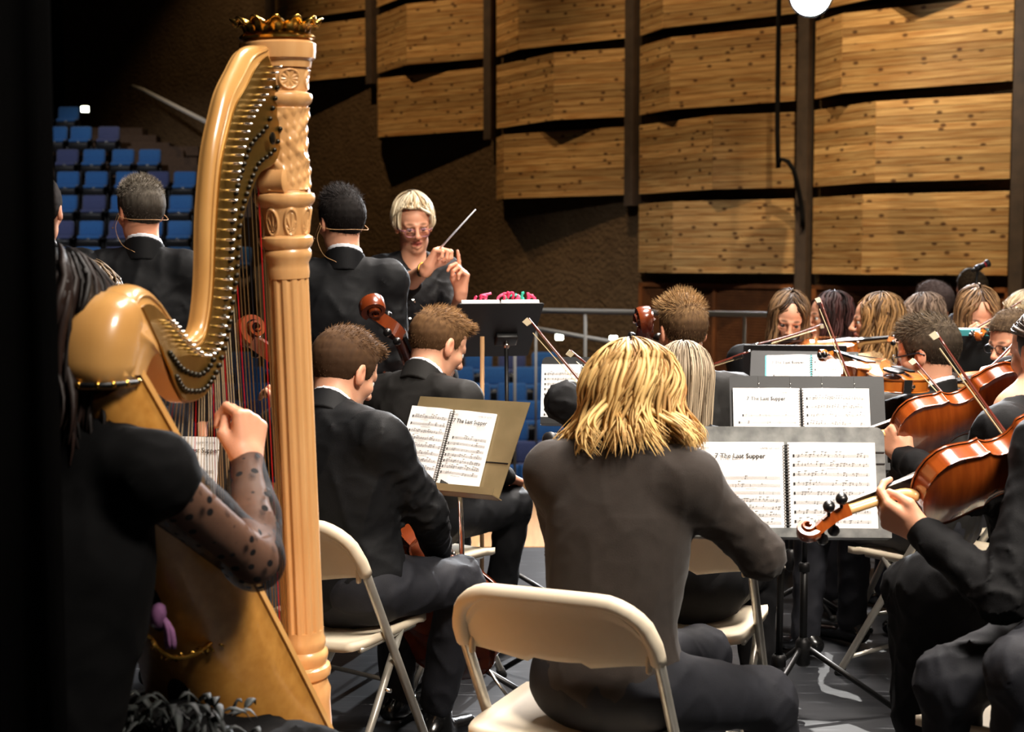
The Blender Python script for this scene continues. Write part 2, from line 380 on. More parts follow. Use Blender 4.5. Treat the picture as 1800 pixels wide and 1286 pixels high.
# slatted doors under the panels
for col in (-1, 0, 1):
    s0 = col * PITCH_S + .12; s1 = s0 + PITCH_S - .24
    lg = MB()
    for a, b in ((s0, s0 + .07), ((s0 + s1) / 2 - .03, (s0 + s1) / 2 + .03), (s1 - .07, s1)): wall_box(lg, a, b, .02, .12, -1.2, 1.08)
    wall_box(lg, s0, s1, .02, .12, 1.02, 1.08); g = lg.build('louver_panel', M_slatframe, wall_right)
    sl = MB()
    for k in range(52): wall_box(sl, s0 + .05, s1 - .05, .03, .09, -1.15 + k * .042, -1.15 + k * .042 + .028)
    tag(sl.build('slats', M_slat, g), kind='stuff')
# conduit hanging beside the column
mbp = MB().tube(interp([wp(PITCH_S + .2, .55, 8), wp(PITCH_S + .2, .55, 3.2), wp(PITCH_S + .12, .55, 2.85), wp(PITCH_S - .02, .5, 2.75), wp(PITCH_S - .05, .3, 2.2), wp(PITCH_S - .05, .26, 1.9)], 40), .035, 8)
mbp.build('conduit', M_dark, wall_right, True)
# far wall, left wall, audience floor
struct(MB().box((-4, 36, 5), (50, .3, 18)).build('wall_back', M_dark))
struct(MB().box((-17, 18, 5), (.3, 40, 18)).build('wall_left', M_dark))
struct(MB().box((-1, 17.0, 13.6), (36, 44, .3)).build('ceiling', M_dark))
NR = 7
for k in range(NR):   # lower stalls, falling towards the stage
    yb = 23.2 - .95 * k
    struct(MB().box((.5, yb - .2, -2.6), (16, .95, 2 * (1.6 - .9 - .17 * k))).build('floor_stalls', M_step))
stairs = struct(MB().box((-7.6, 31.0, .2), (2.2, 4.6, .4)).build('stairs', M_step))
for i in range(9):   # aisle steps climbing along the wall
    c = at(255 + 24 * i, 226 + 13 * i, 32.0 - .42 * i)
    MB().box((c[0] - .8, c[1], c[2] - .3), (1.6, .5, .6), bev=.012).build('step', M_step, stairs)
# rails
def rail(name, pts, r, posts=(), label=''):
    t = thing(name, label, 'handrail', tuple(pts[0]))
    MB().tube(pts, r, 8).build('rail', M_rail, t, True)
    for p, zb in posts: MB().tube([p, A(p[0], p[1], zb)], r * .6, 8).build('post', M_rail, t, True)
    return t
ra, rb = at(905, 545, 17.0), at(1640, 558, 13.8)
rail('guard_rail', [ra, rb], .03, [(ra + (rb - ra) * k / 5, -1.2) for k in range(6)], 'long pale guard rail running below the pine panels')
ra, rb = at(942, 577, 18.2), at(1082, 602, 16.8)
rail('sloping_handrail', [ra, rb], .026, [(ra, -.9), (rb, -1.2)], 'short sloping handrail beyond the conductor stand')
rail('stair_handrail', [at(232, 152, 32.6), at(252, 158, 32.2), at(372, 219, 28.6)], .045, [], 'dark handrail slanting down the wall above the aisle steps')
for i, (px, py, Y, w, lab) in enumerate(((983, 592, 20.5, .11, 'small glowing aisle light nearer the conductor stand'), (1078, 595, 20.2, .11, 'small glowing aisle light partly above the blonde head'), (150, 192, 30.5, .16, 'small glowing aisle light beside the top left seat'))):
    c = at(px, py, Y); t = thing('aisle_light', lab, 'light', tuple(c), 'aisle lights')
    MB().box(c, (w * 1.15, .04, w * .9), bev=.01).build('housing', M_dark, t); MB().box(c - A(0, .03, 0), (w, .03, w * .75), bev=.012).build('lamp_face', M_glow, t)
# black stage leg curtain at the left edge of the picture
M_curtain = mat('black_drape', srgb(14, 13, 13), 1.0, var=(4, srgb(9, 9, 9)), spec=.05)
xs = np.linspace(-2.2, -.63, 90); V = []
for x in xs:
    y = 1.95 + .035 * math.sin(x * 38) + .015 * math.sin(x * 91)
    V += [(x, y, 0.01), (x, y, 6)]
Fc = [(2 * i, 2 * i + 2, 2 * i + 3, 2 * i + 1) for i in range(len(xs) - 1)]
cur = mk('stage_curtain', V, Fc, M_curtain); md = cur.modifiers.new('thick', 'SOLIDIFY'); md.thickness = .01
tag(cur, 'black stage curtain hanging along the left edge of the picture', 'curtain')
# ------------------------------------------------------------------ auditorium seats
M_seat = [mat('seat_blue', srgb(44, 104, 168), .9, var=(40, srgb(36, 88, 146)), bump=(300, .2, .003), sheen=.3), mat('seat_violet', srgb(70, 78, 120), .9, var=(40, srgb(58, 66, 104)), bump=(300, .2, .003), sheen=.3)]
M_seatblk = mat('seat_black', srgb(20, 20, 22), .5); M_seatchrome = mat('seat_number_plate', srgb(220, 220, 210), .25, .8)
def make_seat(m, up):
    t = thing('auditorium_seat', 'x', 'seat')
    bk = MB().box((0, .06, .735), (.45, .10, .30), (A(1, 0, 0), nrm(A(0, 1, -.18)), nrm(A(0, .18, 1))), .05).build('backrest', m, t, True, True)
    MB().box((0, .125, .62), (.42, .03, .50), (A(1, 0, 0), nrm(A(0, 1, -.18)), nrm(A(0, .18, 1))), .012).build('back_shell', M_seatblk, t, True, True)
    if up:
        MB().box((0, -.07, .575), (.43, .17, .075), None, .03).build('seat_cushion', m, t, True, True)
        MB().box((0, -.145, .44), (.42, .10, .20), (A(1, 0, 0), nrm(A(0, 1, .25)), nrm(A(0, -.25, 1))), .03).build('seat_underside', M_seatblk, t, True, True)
    else:
        MB().box((0, -.2, .43), (.46, .44, .09), None, .04).build('seat_cushion', m, t, True, True)
        MB().box((0, -.2, .36), (.44, .40, .05), None, .015).build('seat_underside', M_seatblk, t, True, True)
    MB().box((0, -.158, .548), (.05, .012, .018)).build('number_plate', M_seatchrome, t, local=True)
    for sx in (-1, 1): MB().box((sx * .243, -.12, .55), (.036, .34, .035), None, .012).box((sx * .243, -.02, .27), (.03, .12, .54), None, .01).build('armrest', M_seatblk, t, True, True)
    return t
seat_proto = [make_seat(M_seat[0], True), make_seat(M_seat[1], True)]; used = [False, False]
def place_seat(loc, kind, label, group, rz=0):
    o = seat_proto[kind] if not used[kind] else copy_tree(seat_proto[kind]); used[kind] = True
    o.location = loc; o.rotation_euler = (0, 0, rz); o['label'] = label; o['group'] = group
ordn = ['top', 'second', 'third', 'fourth', 'fifth', 'sixth', 'lowest']
rows = [(187, 31.0, [119]), (222, 30.1, [98, 141, 190]), (262, 29.2, [117, 164, 215, 262]), (301, 28.3, [118, 168, 222, 276, 324]), (343, 27.3, [114, 164, 214, 266, 317]),
        (388, 26.3, [107, 159, 211, 263, 315, 366]), (434, 25.3, [100, 153, 206, 259, 312, 365, 419])]
for i, (py, Y, xs) in enumerate(rows):
    for j, px in enumerate(xs):
        p = at(px, py, Y); kind = 1 if (px, py) in ((190, 222), (117, 262), (276, 301), (164, 343), (107, 388), (211, 388), (206, 434)) else 0
        place_seat((p[0], p[1], p[2] - .88), kind, f'{"violet" if kind else "blue"} folding seat, {["first", "second", "third", "fourth", "fifth", "sixth", "seventh"][j]} from the curtain in the {ordn[i]} visible left row', 'raked seats at the left', .0)
    z = at(200, py, Y)[2] - .88
    struct(MB().box((-9.8, Y + .1, z - .1), (6.2 + .25 * i, .9, .2)).build('floor_tier', M_step))
ordn2 = ['farthest', 'second farthest', 'third farthest', 'middle', 'third nearest', 'second nearest', 'nearest']
for k in range(NR):
    Y = 23.0 - .95 * k; ztop = -.06 - .17 * k
    js = [j for j in range(-8, 5) if j * .545 + (.27 if k % 2 else 0) + Y <= 23.9]
    for j in js:
        x = j * .545 + (.27 if k % 2 else 0); od = ['first', 'second', 'third', 'fourth', 'fifth', 'sixth', 'seventh', 'eighth', 'ninth', 'tenth', 'eleventh', 'twelfth', 'thirteenth'][js[-1] - j]
        kind = 1 if (j * 7 + k * 3) % 5 == 0 else 0
        place_seat((x, Y, ztop - .88), kind, f'{"violet" if kind else "blue"} seat, {od} from the wall end, {ordn2[k]} row of the lower stalls', 'seats of the lower stalls')
# ------------------------------------------------------------------ concert harp
M_maple = mat('harp_maple', srgb(214, 164, 98), .32, var=(7, srgb(192, 138, 74), .3), coat=.6, spec=.5)
M_maple_col = mat('harp_maple_pillar', srgb(222, 172, 116), .33, var=(10, srgb(206, 152, 94), .3), coat=.5, scale3=(4, 4, .5))
M_maple_box = mat('harp_birdseye', srgb(196, 140, 66), .36, var=(46, srgb(170, 114, 46), .25), coat=.5)
M_gold = mat('gilt', srgb(226, 178, 84), .22, 1.0, var=(14, srgb(190, 140, 60)))
M_brass = mat('brass_plate', srgb(176, 140, 70), .34, .9, var=(6, srgb(140, 108, 50)))
M_chrome = mat('bright_steel', srgb(232, 228, 220), .18, 1.0)
M_stud = mat('dark_stud', srgb(46, 42, 34), .3, .8)
M_black = mat('satin_black', srgb(14, 14, 15), .45)
hB = at(533, 1130, 3.0); hh = nrm(A(-.294, -.956, 0)); hn = A(-hh[1], hh[0], 0); hO = A(hB[0], hB[1], 0)
def hp(s, z, w=0): return hO + hh * s + hn * w + A(0, 0, z)
def hinv(px, py, w=0):
    r = ray(px, py); t = ((hO + hn * w - CAMP) @ hn) / (r @ hn); P = CAMP + r * t
    return A((P - hO) @ hh, P[2])
harp = thing('concert_harp', 'tall maple concert harp with gilded crown at the left', 'harp', tuple(hO))
# pillar
c0 = hinv(533, 1130); c1 = hinv(487, 60); ax_d = nrm(hp(*c1) - hp(*c0)); ax_o = hp(*c0)
def hz(py):
    """distance along the pillar axis for a photographed height"""
    f = (1130 - py) / (1130 - 60.); P = ray(533 + (487 - 533) * f, py); n = np.cross(ax_d, np.cross(ray(900, 643), ax_d))
    t = ((ax_o - CAMP) @ n) / (P @ n); return (CAMP + P * t - ax_o) @ ax_d
def hr(px_half, py): return px_half / F_PX * (3.0 - .09 * (1130 - py) / 1070.)
def prof(l): return [(hr(r, y), hz(y)) for y, r in l]
def smooth_prof(l, n):
    P = interp([(y, r) for y, r in l], n); return prof([(y, r) for y, r in P])
def flutes(r, h, a): return r * (1 - .075 * np.clip(np.cos(a * 13), 0, 1) ** .6)
MB().lathe(smooth_prof([(1106, 37.5), (480, 37)], 4), ax_o, ax_d, 128, fn=flutes).build('pillar_shaft', M_maple_col, harp, auto=50)
MB().lathe(prof([(1420, 50), (1300, 46), (1230, 44), (1210, 46), (1200, 42), (1188, 40), (1184, 46), (1176, 48), (1168, 46), (1164, 40), (1158, 42), (1150, 44), (1143, 43), (1138, 38), (1130, 40), (1122, 40), (1116, 37.5), (1104, 37.5)]), ax_o, ax_d, 48).build('pillar_base', M_maple_col, harp, auto=40)
MB().lathe(prof([(488, 38), (478, 39), (470, 38.5), (462, 38), (452, 43), (446, 44), (440, 43), (437, 41), (432, 45), (424, 48), (417, 47), (412, 40)]), ax_o, ax_d, 48).build('pillar_collar', M_maple_col, harp, auto=40)
def carve_cap(r, h, a):
    u = (h - hz(412)) / (hz(362) - hz(412)); k = 8; ph = (a * k / (2 * math.pi)) % 1.0
    d = np.sqrt(((ph - .5) * 1.15) ** 2 + ((u - .45) * .8) ** 2); ringd = np.exp(-((d - .36) / .06) ** 2)
    th = np.arctan2(u - .15, (ph - .5) + 1e-6); shell = (.5 + .5 * np.cos(th * 11)) * (d < .27)
    return r + .0045 * ringd + .003 * shell - .001
MB().lathe(smooth_prof([(412, 39), (400, 40.5), (385, 42.5), (372, 45), (363, 46.5)], 46), ax_o, ax_d, 240, fn=carve_cap).build('carved_capital', M_maple_col, harp, True)
MB().lathe(prof([(364, 46), (360, 49), (354, 53), (347, 54), (341, 52), (338, 46), (334, 45)]), ax_o, ax_d, 48).build('pillar_ring', M_maple_col, harp, auto=40)
def carve_vine(r, h, a):
    u = (h - hz(334)) * 60; w = np.sin(a * 4 + np.sin(u * .8) * 2.2); l = np.sin(a * 12 + u * 1.7) * np.cos(u * 2.1 - a * 8)
    return r + .0036 * np.clip(w, -.3, 1) ** 2 * np.sign(w) + .0028 * np.clip(l, 0, 1)
MB().lathe(smooth_prof([(334, 45), (300, 44), (250, 44.5), (205, 46), (190, 48)], 110), ax_o, ax_d, 200, fn=carve_vine).build('carved_shaft', M_maple_col, harp, True)
MB().lathe(prof([(190, 47), (186, 50), (180, 55), (172, 57), (166, 55), (163, 48), (160, 46)]), ax_o, ax_d, 48).build('pillar_ring', M_maple_col, harp, auto=40)
def carve_rose(r, h, a):
    u = (h - hz(161)) / (hz(122) - hz(161)); k = 6; ph = (a * k / (2 * math.pi)) % 1.0 - .5; d = np.sqrt((ph * 1.25) ** 2 + (u - .5) ** 2); th = np.arctan2(u - .5, ph + 1e-6)
    return r + .004 * np.exp(-((d - .42) / .05) ** 2) + .0035 * (d < .36) * (.4 + .6 * np.cos(th * 10)) * (d + .2)
MB().lathe(smooth_prof([(161, 47), (140, 50), (122, 52)], 40), ax_o, ax_d, 240, fn=carve_rose).build('carved_frieze', M_maple_col, harp, True)
MB().lathe(prof([(122, 50), (120, 56), (109, 58), (107, 60), (104, 64), (90, 66), (78, 66), (74, 60), (70, 58)]), ax_o, ax_d, 48).build('pillar_head', M_maple_col, harp, auto=35)
# gilded crown: a base ring and lotus leaves
MB().lathe(prof([(72, 56), (70, 64), (66, 66), (62, 62), (58, 56), (56, 40)]), ax_o, ax_d, 48).build('crown_ring', M_gold, harp, auto=40)
cx_, cy_, cd_ = frame(ax_d); cb = ax_o + ax_d * hz(64)
for k in range(13):
    a = 2 * math.pi * k / 13 + .1; rd = cx_ * math.cos(a) + cy_ * math.sin(a); tn = np.cross(cd_, rd); V = []; Fq = []
    nu, nv = 7, 6
    for i in range(nu):
        u = i / (nu - 1); hgt = .040 * (u - .18 * u ** 5); out = .066 + .004 * u + .024 * u ** 2.6; wd = .0150 * (1 + .25 * math.sin(u * 3.1)) * (1 - .12 * u ** 6)
        for j in range(nv + 1):
            v = -1 + 2 * j / nv; V.append(cb + cd_ * (hgt - (.015 * u * u * v * v)) + rd * (out - .011 * v * v) + tn * v * wd)
    for i in range(nu - 1):
        for j in range(nv): Fq.append((i * 7 + j, i * 7 + j + 1, (i + 1) * 7 + j + 1, (i + 1) * 7 + j))
    lf = mk('crown_leaf', V, Fq, M_gold, harp); md = lf.modifiers.new('t', 'SOLIDIFY'); md.thickness = .003
# neck: outer and inner edge curves in the string plane
outer = [hinv(*p, .03) for p in [(487, 80), (453, 89), (430, 128), (414, 163), (403, 206), (393, 253), (387, 303), (381, 389), (379, 486), (374, 547), (366, 582), (348, 595), (329, 580), (290, 527), (262, 508), (240, 508), (222, 522)]]
outer += [A(.745, 1.345), A(.765, 1.30), A(.768, 1.255)]
inner = [hinv(*p, .03) for p in [(508, 128), (509, 194), (506, 240), (498, 285), (468, 306), (453, 338), (441, 373), (434, 404), (430, 486), (424, 523), (414, 585), (403, 632), (387, 671), (368, 700), (345, 708)]]
inner += [A(.515, 1.19), A(.560, 1.222), A(.60, 1.256), A(.632, 1.285), A(.655, 1.275), A(.672, 1.252)]
NS = 120
def resamp(c, keys, n):
    return interp(c, n)
OC = interp(outer, NS); IC = interp(inner, NS)
def pair(u):   # map the inner curve so that ribs run across the neck
    k = np.array([0, .12, .3, .45, .55, .62, .72, .85, 1.0]); m = np.array([0, .19, .36, .52, .63, .70, .785, .88, 1.0]); return np.interp(u, k, m)
US = np.linspace(0, 1, NS)
IN = np.array([IC[min(int(round(pair(u) * (NS - 1))), NS - 1)] for u in US]); 
for _ in range(3): IN[1:-1] = (IN[:-2] + 2 * IN[1:-1] + IN[2:]) / 4
def half(u): return .0165 + .040 * np.clip((u - .72) / .2, 0, 1) ** 1.5
V = []; SEC = 14
prof_cs = [(0.0, -1), (.25, -1), (.6, -1), (1, -.75), (1, 0), (1, .75), (.6, 1), (.25, 1), (0.08, 1), (0.0, .8), (-.03, .4), (-.04, 0), (-.03, -.4), (0.0, -.8)]
for i in range(NS):
    o, q = OC[i], IN[i]; w = half(US[i])
    for t, f in prof_cs:
        p = o + (q - o) * t; V.append(hp(p[0], p[1], f * w))
Fn = [(i * SEC + k, i * SEC + (k + 1) % SEC, (i + 1) * SEC + (k + 1) % SEC, (i + 1) * SEC + k) for i in range(NS - 1) for k in range(SEC)] + [tuple(range(SEC))[::-1], tuple((NS - 1) * SEC + k for k in range(SEC))]
neck = mk('neck', V, Fn, M_maple, harp)
bm = bmesh.new(); bm.from_mesh(neck.data); bmesh.ops.recalc_face_normals(bm, faces=bm.faces)
for ed in bm.edges:
    if len(ed.link_faces) == 2 and ed.calc_face_angle(0) > math.radians(55): ed.smooth = False
bm.to_mesh(neck.data); bm.free()
def neck_pt(u, t, w):
    f = u * (NS - 1); i = min(int(f), NS - 2); g = f - i; o = OC[i] * (1 - g) + OC[i + 1] * g; q = IN[i] * (1 - g) + IN[i + 1] * g; p = o + (q - o) * t; return hp(p[0], p[1], w)
# brass action plate on the right flank
us = np.linspace(.03, .86, 90); V = []
for u in us:
    w = half(u)
    for t, d in ((.16, -.001), (.16, .0035), (.97, .0035), (.97, -.001)): V.append(neck_pt(u, t, w + d))
mk('action_plate', V, [(4 * i + k, 4 * i + (k + 1) % 4, 4 * i + 4 + (k + 1) % 4, 4 * i + 4 + k) for i in range(89) for k in range(4)] + [(3, 2, 1, 0), (356, 357, 358, 359)], M_brass, harp, False)
V = []
for u in np.linspace(.02, .9, 100):   # moulding line along the outer edge
    V.append(neck_pt(u, .07, half(u) + .001))
MB().tube(V, .0028, 6).build('edge_bead', M_maple, harp, True)
NSTR = 47; pins = []
for i in range(NSTR):
    u = .045 + (.80 - .045) * (i / (NSTR - 1)) ** .95; w = half(u); t1 = .30; p = neck_pt(u, t1, 0); pins.append(u)
    MB().tube([p + hn * (w - .005), p + hn * (w + .024), p + hn * (w + .025), p + hn * (w + .034)], [.0026, .0026, .002, .002], 8).build('tuning_pin', M_chrome, harp, True)
    MB().tube([p - hn * (w - .005), p - hn * (w + .012)], .003, 6).build('tuning_pin', M_chrome, harp, True)
    for t2 in (.62, .86):
        q = neck_pt(u, t2, w + .003); MB().lathe([(.0052, 0), (.0052, .005), (.003, .008), (.0005, .009)], q, hn, 10).build('action_stud', M_stud, harp, True)
# pedestal scroll where the neck meets the capital, round emblem on the plate
q = hinv(486, 318, .0); MB().lathe([(.026, -.03), (.031, -.026), (.031, .026), (.026, .03)], hp(q[0], q[1]), hn, 32).build('neck_scroll', M_maple_col, harp, auto=40)
q = hinv(478, 243, .034); MB().lathe([(.012, 0), (.012, .003), (.009, .0045)], hp(q[0], q[1], .034), hn, 24).build('plate_emblem', M_stud, harp, auto=40)
# soundbox: flat soundboard towards the pillar, rounded back towards the player
SBT, SBB = A(.705, 1.262), A(-.02, .12)
def sb(t): return SBT + (SBB - SBT) * t
sd = nrm(SBB - SBT); back = nrm(A(-sd[1], sd[0]));
if back[0] < 0: back = -back           # in-plane direction from the board to the rounded back
def sbw(t): return .047 + .165 * t ** .9 + .01 * math.sin(t * 3)
def sbd(t): return .085 + .150 * t ** .9
NT, NA = 60, 26; V = []
for i in range(NT):
    t = -.0 + i / (NT - 1); c = sb(t); w = sbw(t); d = sbd(t)
    for k in range(NA + 1):
        a = math.pi * k / NA; x = -math.cos(a) * w; y = (math.sin(a) ** .75) * d; p = c + back * y; V.append(hp(p[0], p[1], x * -1))
Fb = [(i * (NA + 1) + k, i * (NA + 1) + k + 1, (i + 1) * (NA + 1) + k + 1, (i + 1) * (NA + 1) + k) for i in range(NT - 1) for k in range(NA)]
Fb += [tuple(range(NA + 1)), tuple((NT - 1) * (NA + 1) + k for k in range(NA + 1))[::-1]]
sbx = mk('soundbox', V, Fb, M_maple_box, harp)
V = []
for i in range(NT):
    t = i / (NT - 1); c = sb(t); w = sbw(t) + .005
    for x, y in ((-w, .006), (-w, -.006), (0, -.012), (w, -.006), (w, .006)): p = c + back * y; V.append(hp(p[0], p[1], x))
mk('soundboard', V, [(i * 5 + k, i * 5 + (k + 1) % 5, i * 5 + 5 + (k + 1) % 5, i * 5 + 5 + k) for i in range(NT - 1) for k in range(5)], M_maple, harp, False)
V = [hp(*(sb(t) - back * .014)) for t in np.linspace(.03, .97, 12)]
MB().tube(V, .012, 6, flat=(1.4, .5), up=hn).build('string_rib', M_maple_col, harp)
# sound holes in the back
for t in (.30, .47, .64, .80):
    c = sb(t); a0 = math.pi * .42; w, d = sbw(t), sbd(t); V = []
    for k in range(20):
        b = 2 * math.pi * k / 20; tt = t + .045 * math.sin(b); a = math.pi * .5 + .20 * math.cos(b); w2, d2 = sbw(tt), sbd(tt); p = sb(tt) + back * ((math.sin(a) ** .75) * d2 + .0015); V.append(hp(p[0], p[1], math.cos(a) * w2))
    mk('sound_hole', V, [tuple(range(20))], M_black, harp, False)
# shoulder block joining neck and soundbox, with the dark and gilt band
f = Field()
pts = [(A(.735, 1.262), .045, .062), (A(.745, 1.30), .044, .060), (A(.728, 1.34), .040, .056), (A(.695, 1.365), .03, .052)]
V = []; NSH = 20
cen = [A(.742, 1.235), A(.744, 1.27), A(.738, 1.305), A(.722, 1.335), A(.70, 1.352)]; rin = [.056, .058, .056, .05, .04]; rw = [.055, .058, .060, .058, .054]; upv = [0.0, .0, .25, .6, .95]
CI = interp([(*c, a, b, d) for c, a, b, d in zip(cen, rin, rw, upv)], 24)
for s_, z_, a_, b_, r_ in CI:
    for k in range(28):
        an = 2 * math.pi * k / 28; ca, sa = math.cos(an), math.sin(an); ca = math.copysign(abs(ca) ** .8, ca); sa = math.copysign(abs(sa) ** .8, sa)
        V.append(hp(s_ + ca * a_ * math.cos(r_ * 1.2), z_ + ca * a_ * math.sin(r_ * 1.2), sa * b_))
mk('shoulder', V, [(i * 28 + k, i * 28 + (k + 1) % 28, (i + 1) * 28 + (k + 1) % 28, (i + 1) * 28 + k) for i in range(23) for k in range(28)] + [tuple(range(28))[::-1], tuple(23 * 28 + k for k in range(28))], M_maple, harp)
bp = [hp(.742 + math.copysign(abs(math.cos(a)) ** .8, math.cos(a)) * .059, 1.243 - .02 * math.cos(a) * 0, math.copysign(abs(math.sin(a)) ** .8, math.sin(a)) * .058) for a in np.arange(40) * 2 * math.pi / 40]
bd = MB().tube(bp, .0045, 6, closed=True).build('shoulder_band', M_black, harp, True)
for k in range(0, 40, 3): MB().ball(bp[k], .006, n=8).build('gilt_bead', M_gold, bd, True)
# base with pedals
f = MB(); f.prism([(-.10, .02), (.30, .02), (.34, .1), (.26, .30), (.10, .38), (-.02, .40), (-.08, .38), (-.10, .20)], hO, hh, A(0, 0, 1), hn, -.13, .13)
f.build('pedal_box', M_maple_col, harp)
for k in range(7): MB().box(hp(.36, .12 + 0.004 * k, -.14 + .045 * k), (.10, .022, .012), (hh, hn, A(0, 0, 1)), .004).build('pedal', M_gold, harp)
for sx in (-1, 1):
    for sy in (-.06, .28): MB().box(hp(sy, .012, sx * .15), (.05, .05, .03), (hh, hn, A(0, 0, 1)), .006).build('foot', M_maple_col, harp)
# strings
M_str = mat('gut_string', srgb(206, 190, 156), .35, 0); M_strr = mat('red_string', srgb(196, 24, 30), .4); M_strb = mat('black_string', srgb(24, 24, 30), .4); M_strw = mat('wound_string', srgb(150, 124, 84), .3, .7)
for i in range(NSTR):
    g = i / (NSTR - 1); top = neck_pt(pins[i], .98, -.012); low = sb(.90 - .86 * g ** 1.0); bot = hp(low[0] - back[0] * .02, low[1] - back[1] * .02, -.002)
    m = M_strr if i % 7 == 3 else (M_strb if i % 7 == 6 else (M_strw if i < 12 else M_str))
    MB().tube([neck_pt(pins[i], .45, -.034), neck_pt(pins[i], .8, -.034), top + hn * -.02, bot], .0013 - .0007 * g, 5).build('harp_string', m, harp, True)
# ornament hung on the soundbox back: gilt garland, mauve tuft and small vessel
o_ = hinv(330, 1130, .12)
gl = thing('gilt_garland', 'small gilt garland of leaves tied round the harp soundbox', 'ornament', tuple(at(310, 1140, 2.42)))
gp = interp([at(*p) for p in ((245, 1110, 2.36), (262, 1118, 2.37), (280, 1142, 2.385), (310, 1156, 2.40), (345, 1148, 2.43), (372, 1128, 2.47), (404, 1116, 2.52))], 40)
MB().tube(gp, .004, 6).build('garland_cord', M_gold, gl, True)
for k in range(30):
    p = gp[int(k / 30 * 39)]; d = nrm(RNG.normal(size=3)) * A(.8, .5, 1); big = 1.7 if k > 20 else 1
    MB().tube([p, p + d * .009 * big, p + d * .016 * big], [.0015, .005 * big, .0008], 5, flat=(1, .35)).build('gilt_leaf', M_gold, gl, True)
M_mauve = mat('mauve_tassel', srgb(128, 82, 124), .8, var=(60, srgb(92, 54, 90)))
tb = at(284, 1088, 2.36); ts = thing('mauve_tassel', 'mauve tassel dangling over the garland on the harp', 'tassel', tuple(tb))
MB().lathe([(.004, -.03), (.012, -.028), (.0135, -.004), (.010, .008), (.004, .012)], at(279, 1072, 2.36), A(.1, 0, 1), 16).build('tassel_head', M_mauve, ts, True)
for k in range(7): a = k * .9; MB().tube(interp([at(284, 1082, 2.36), at(296 + 5 * math.cos(a), 1105, 2.36 + .006 * math.sin(a)), at(300 + 8 * math.cos(a), 1140, 2.365 + .01 * math.sin(a))], 8), [.0045] * 6 + [.004, .002], 6).build('tassel_strand', M_mauve, ts, True)
# ------------------------------------------------------------------ people: implicit bodies, hands, hair, clothes
M_skin = mat('skin', (.6, .36, .26), .48, attr=True, sss=.12, spec=.4, bump=(260, .12, .002))
M_hair = mat('hair', (.1, .06, .03), .5, attr=True, spec=.32, aniso=.4)
M_hairs = mat('hair_short', (.1, .06, .03), .8, attr=True, spec=.15)
M_eye = mat('eye_surface', (.9, .9, .9), .15, attr=True)
M_suit = mat('black_suit', srgb(16, 17, 20), .66, var=(24, srgb(12, 13, 15), .3), bump=(420, .25, .002), spec=.18)
M_suit2 = mat('charcoal_suit', srgb(29, 28, 27), .7, var=(24, srgb(23, 22, 21), .3), bump=(420, .25, .002), spec=.18)
M_brown = mat('dark_brown_jersey', srgb(52, 45, 41), .85, var=(30, srgb(44, 38, 34), .3), bump=(500, .3, .002), sheen=.1, spec=.2)
M_blackcloth = mat('black_cloth', srgb(14, 14, 16), .75, var=(30, srgb(10, 10, 12), .3), bump=(400, .25, .002), spec=.15)
M_trouser = mat('dark_trouser', srgb(34, 35, 41), .7, var=(26, srgb(27, 28, 33), .3), bump=(420, .25, .002), spec=.22)
M_white = mat('white_shirt', srgb(226, 228, 236), .7)
M_shoe = mat('polished_shoe', srgb(14, 14, 15), .22, coat=.4)
M_glass = mat('lens_glass', (1, 1, 1), .03, trans=1.0, spec=.5); M_glass.node_tree.nodes['Principled BSDF'].inputs['IOR'].default_value = 1.05
M_frame = mat('spectacle_frame', srgb(24, 24, 30), .25)
SKIN = A(*srgb(214, 158, 128)); 
def headax(face, up=(0, 0, 1), roll=0.0):
    f = nrm(face); r = nrm(np.cross(f, up)); u = np.cross(r, f)
    if roll: r, u = r * math.cos(roll) + u * math.sin(roll), u * math.cos(roll) - r * math.sin(roll)
    return np.array([r, f, u])
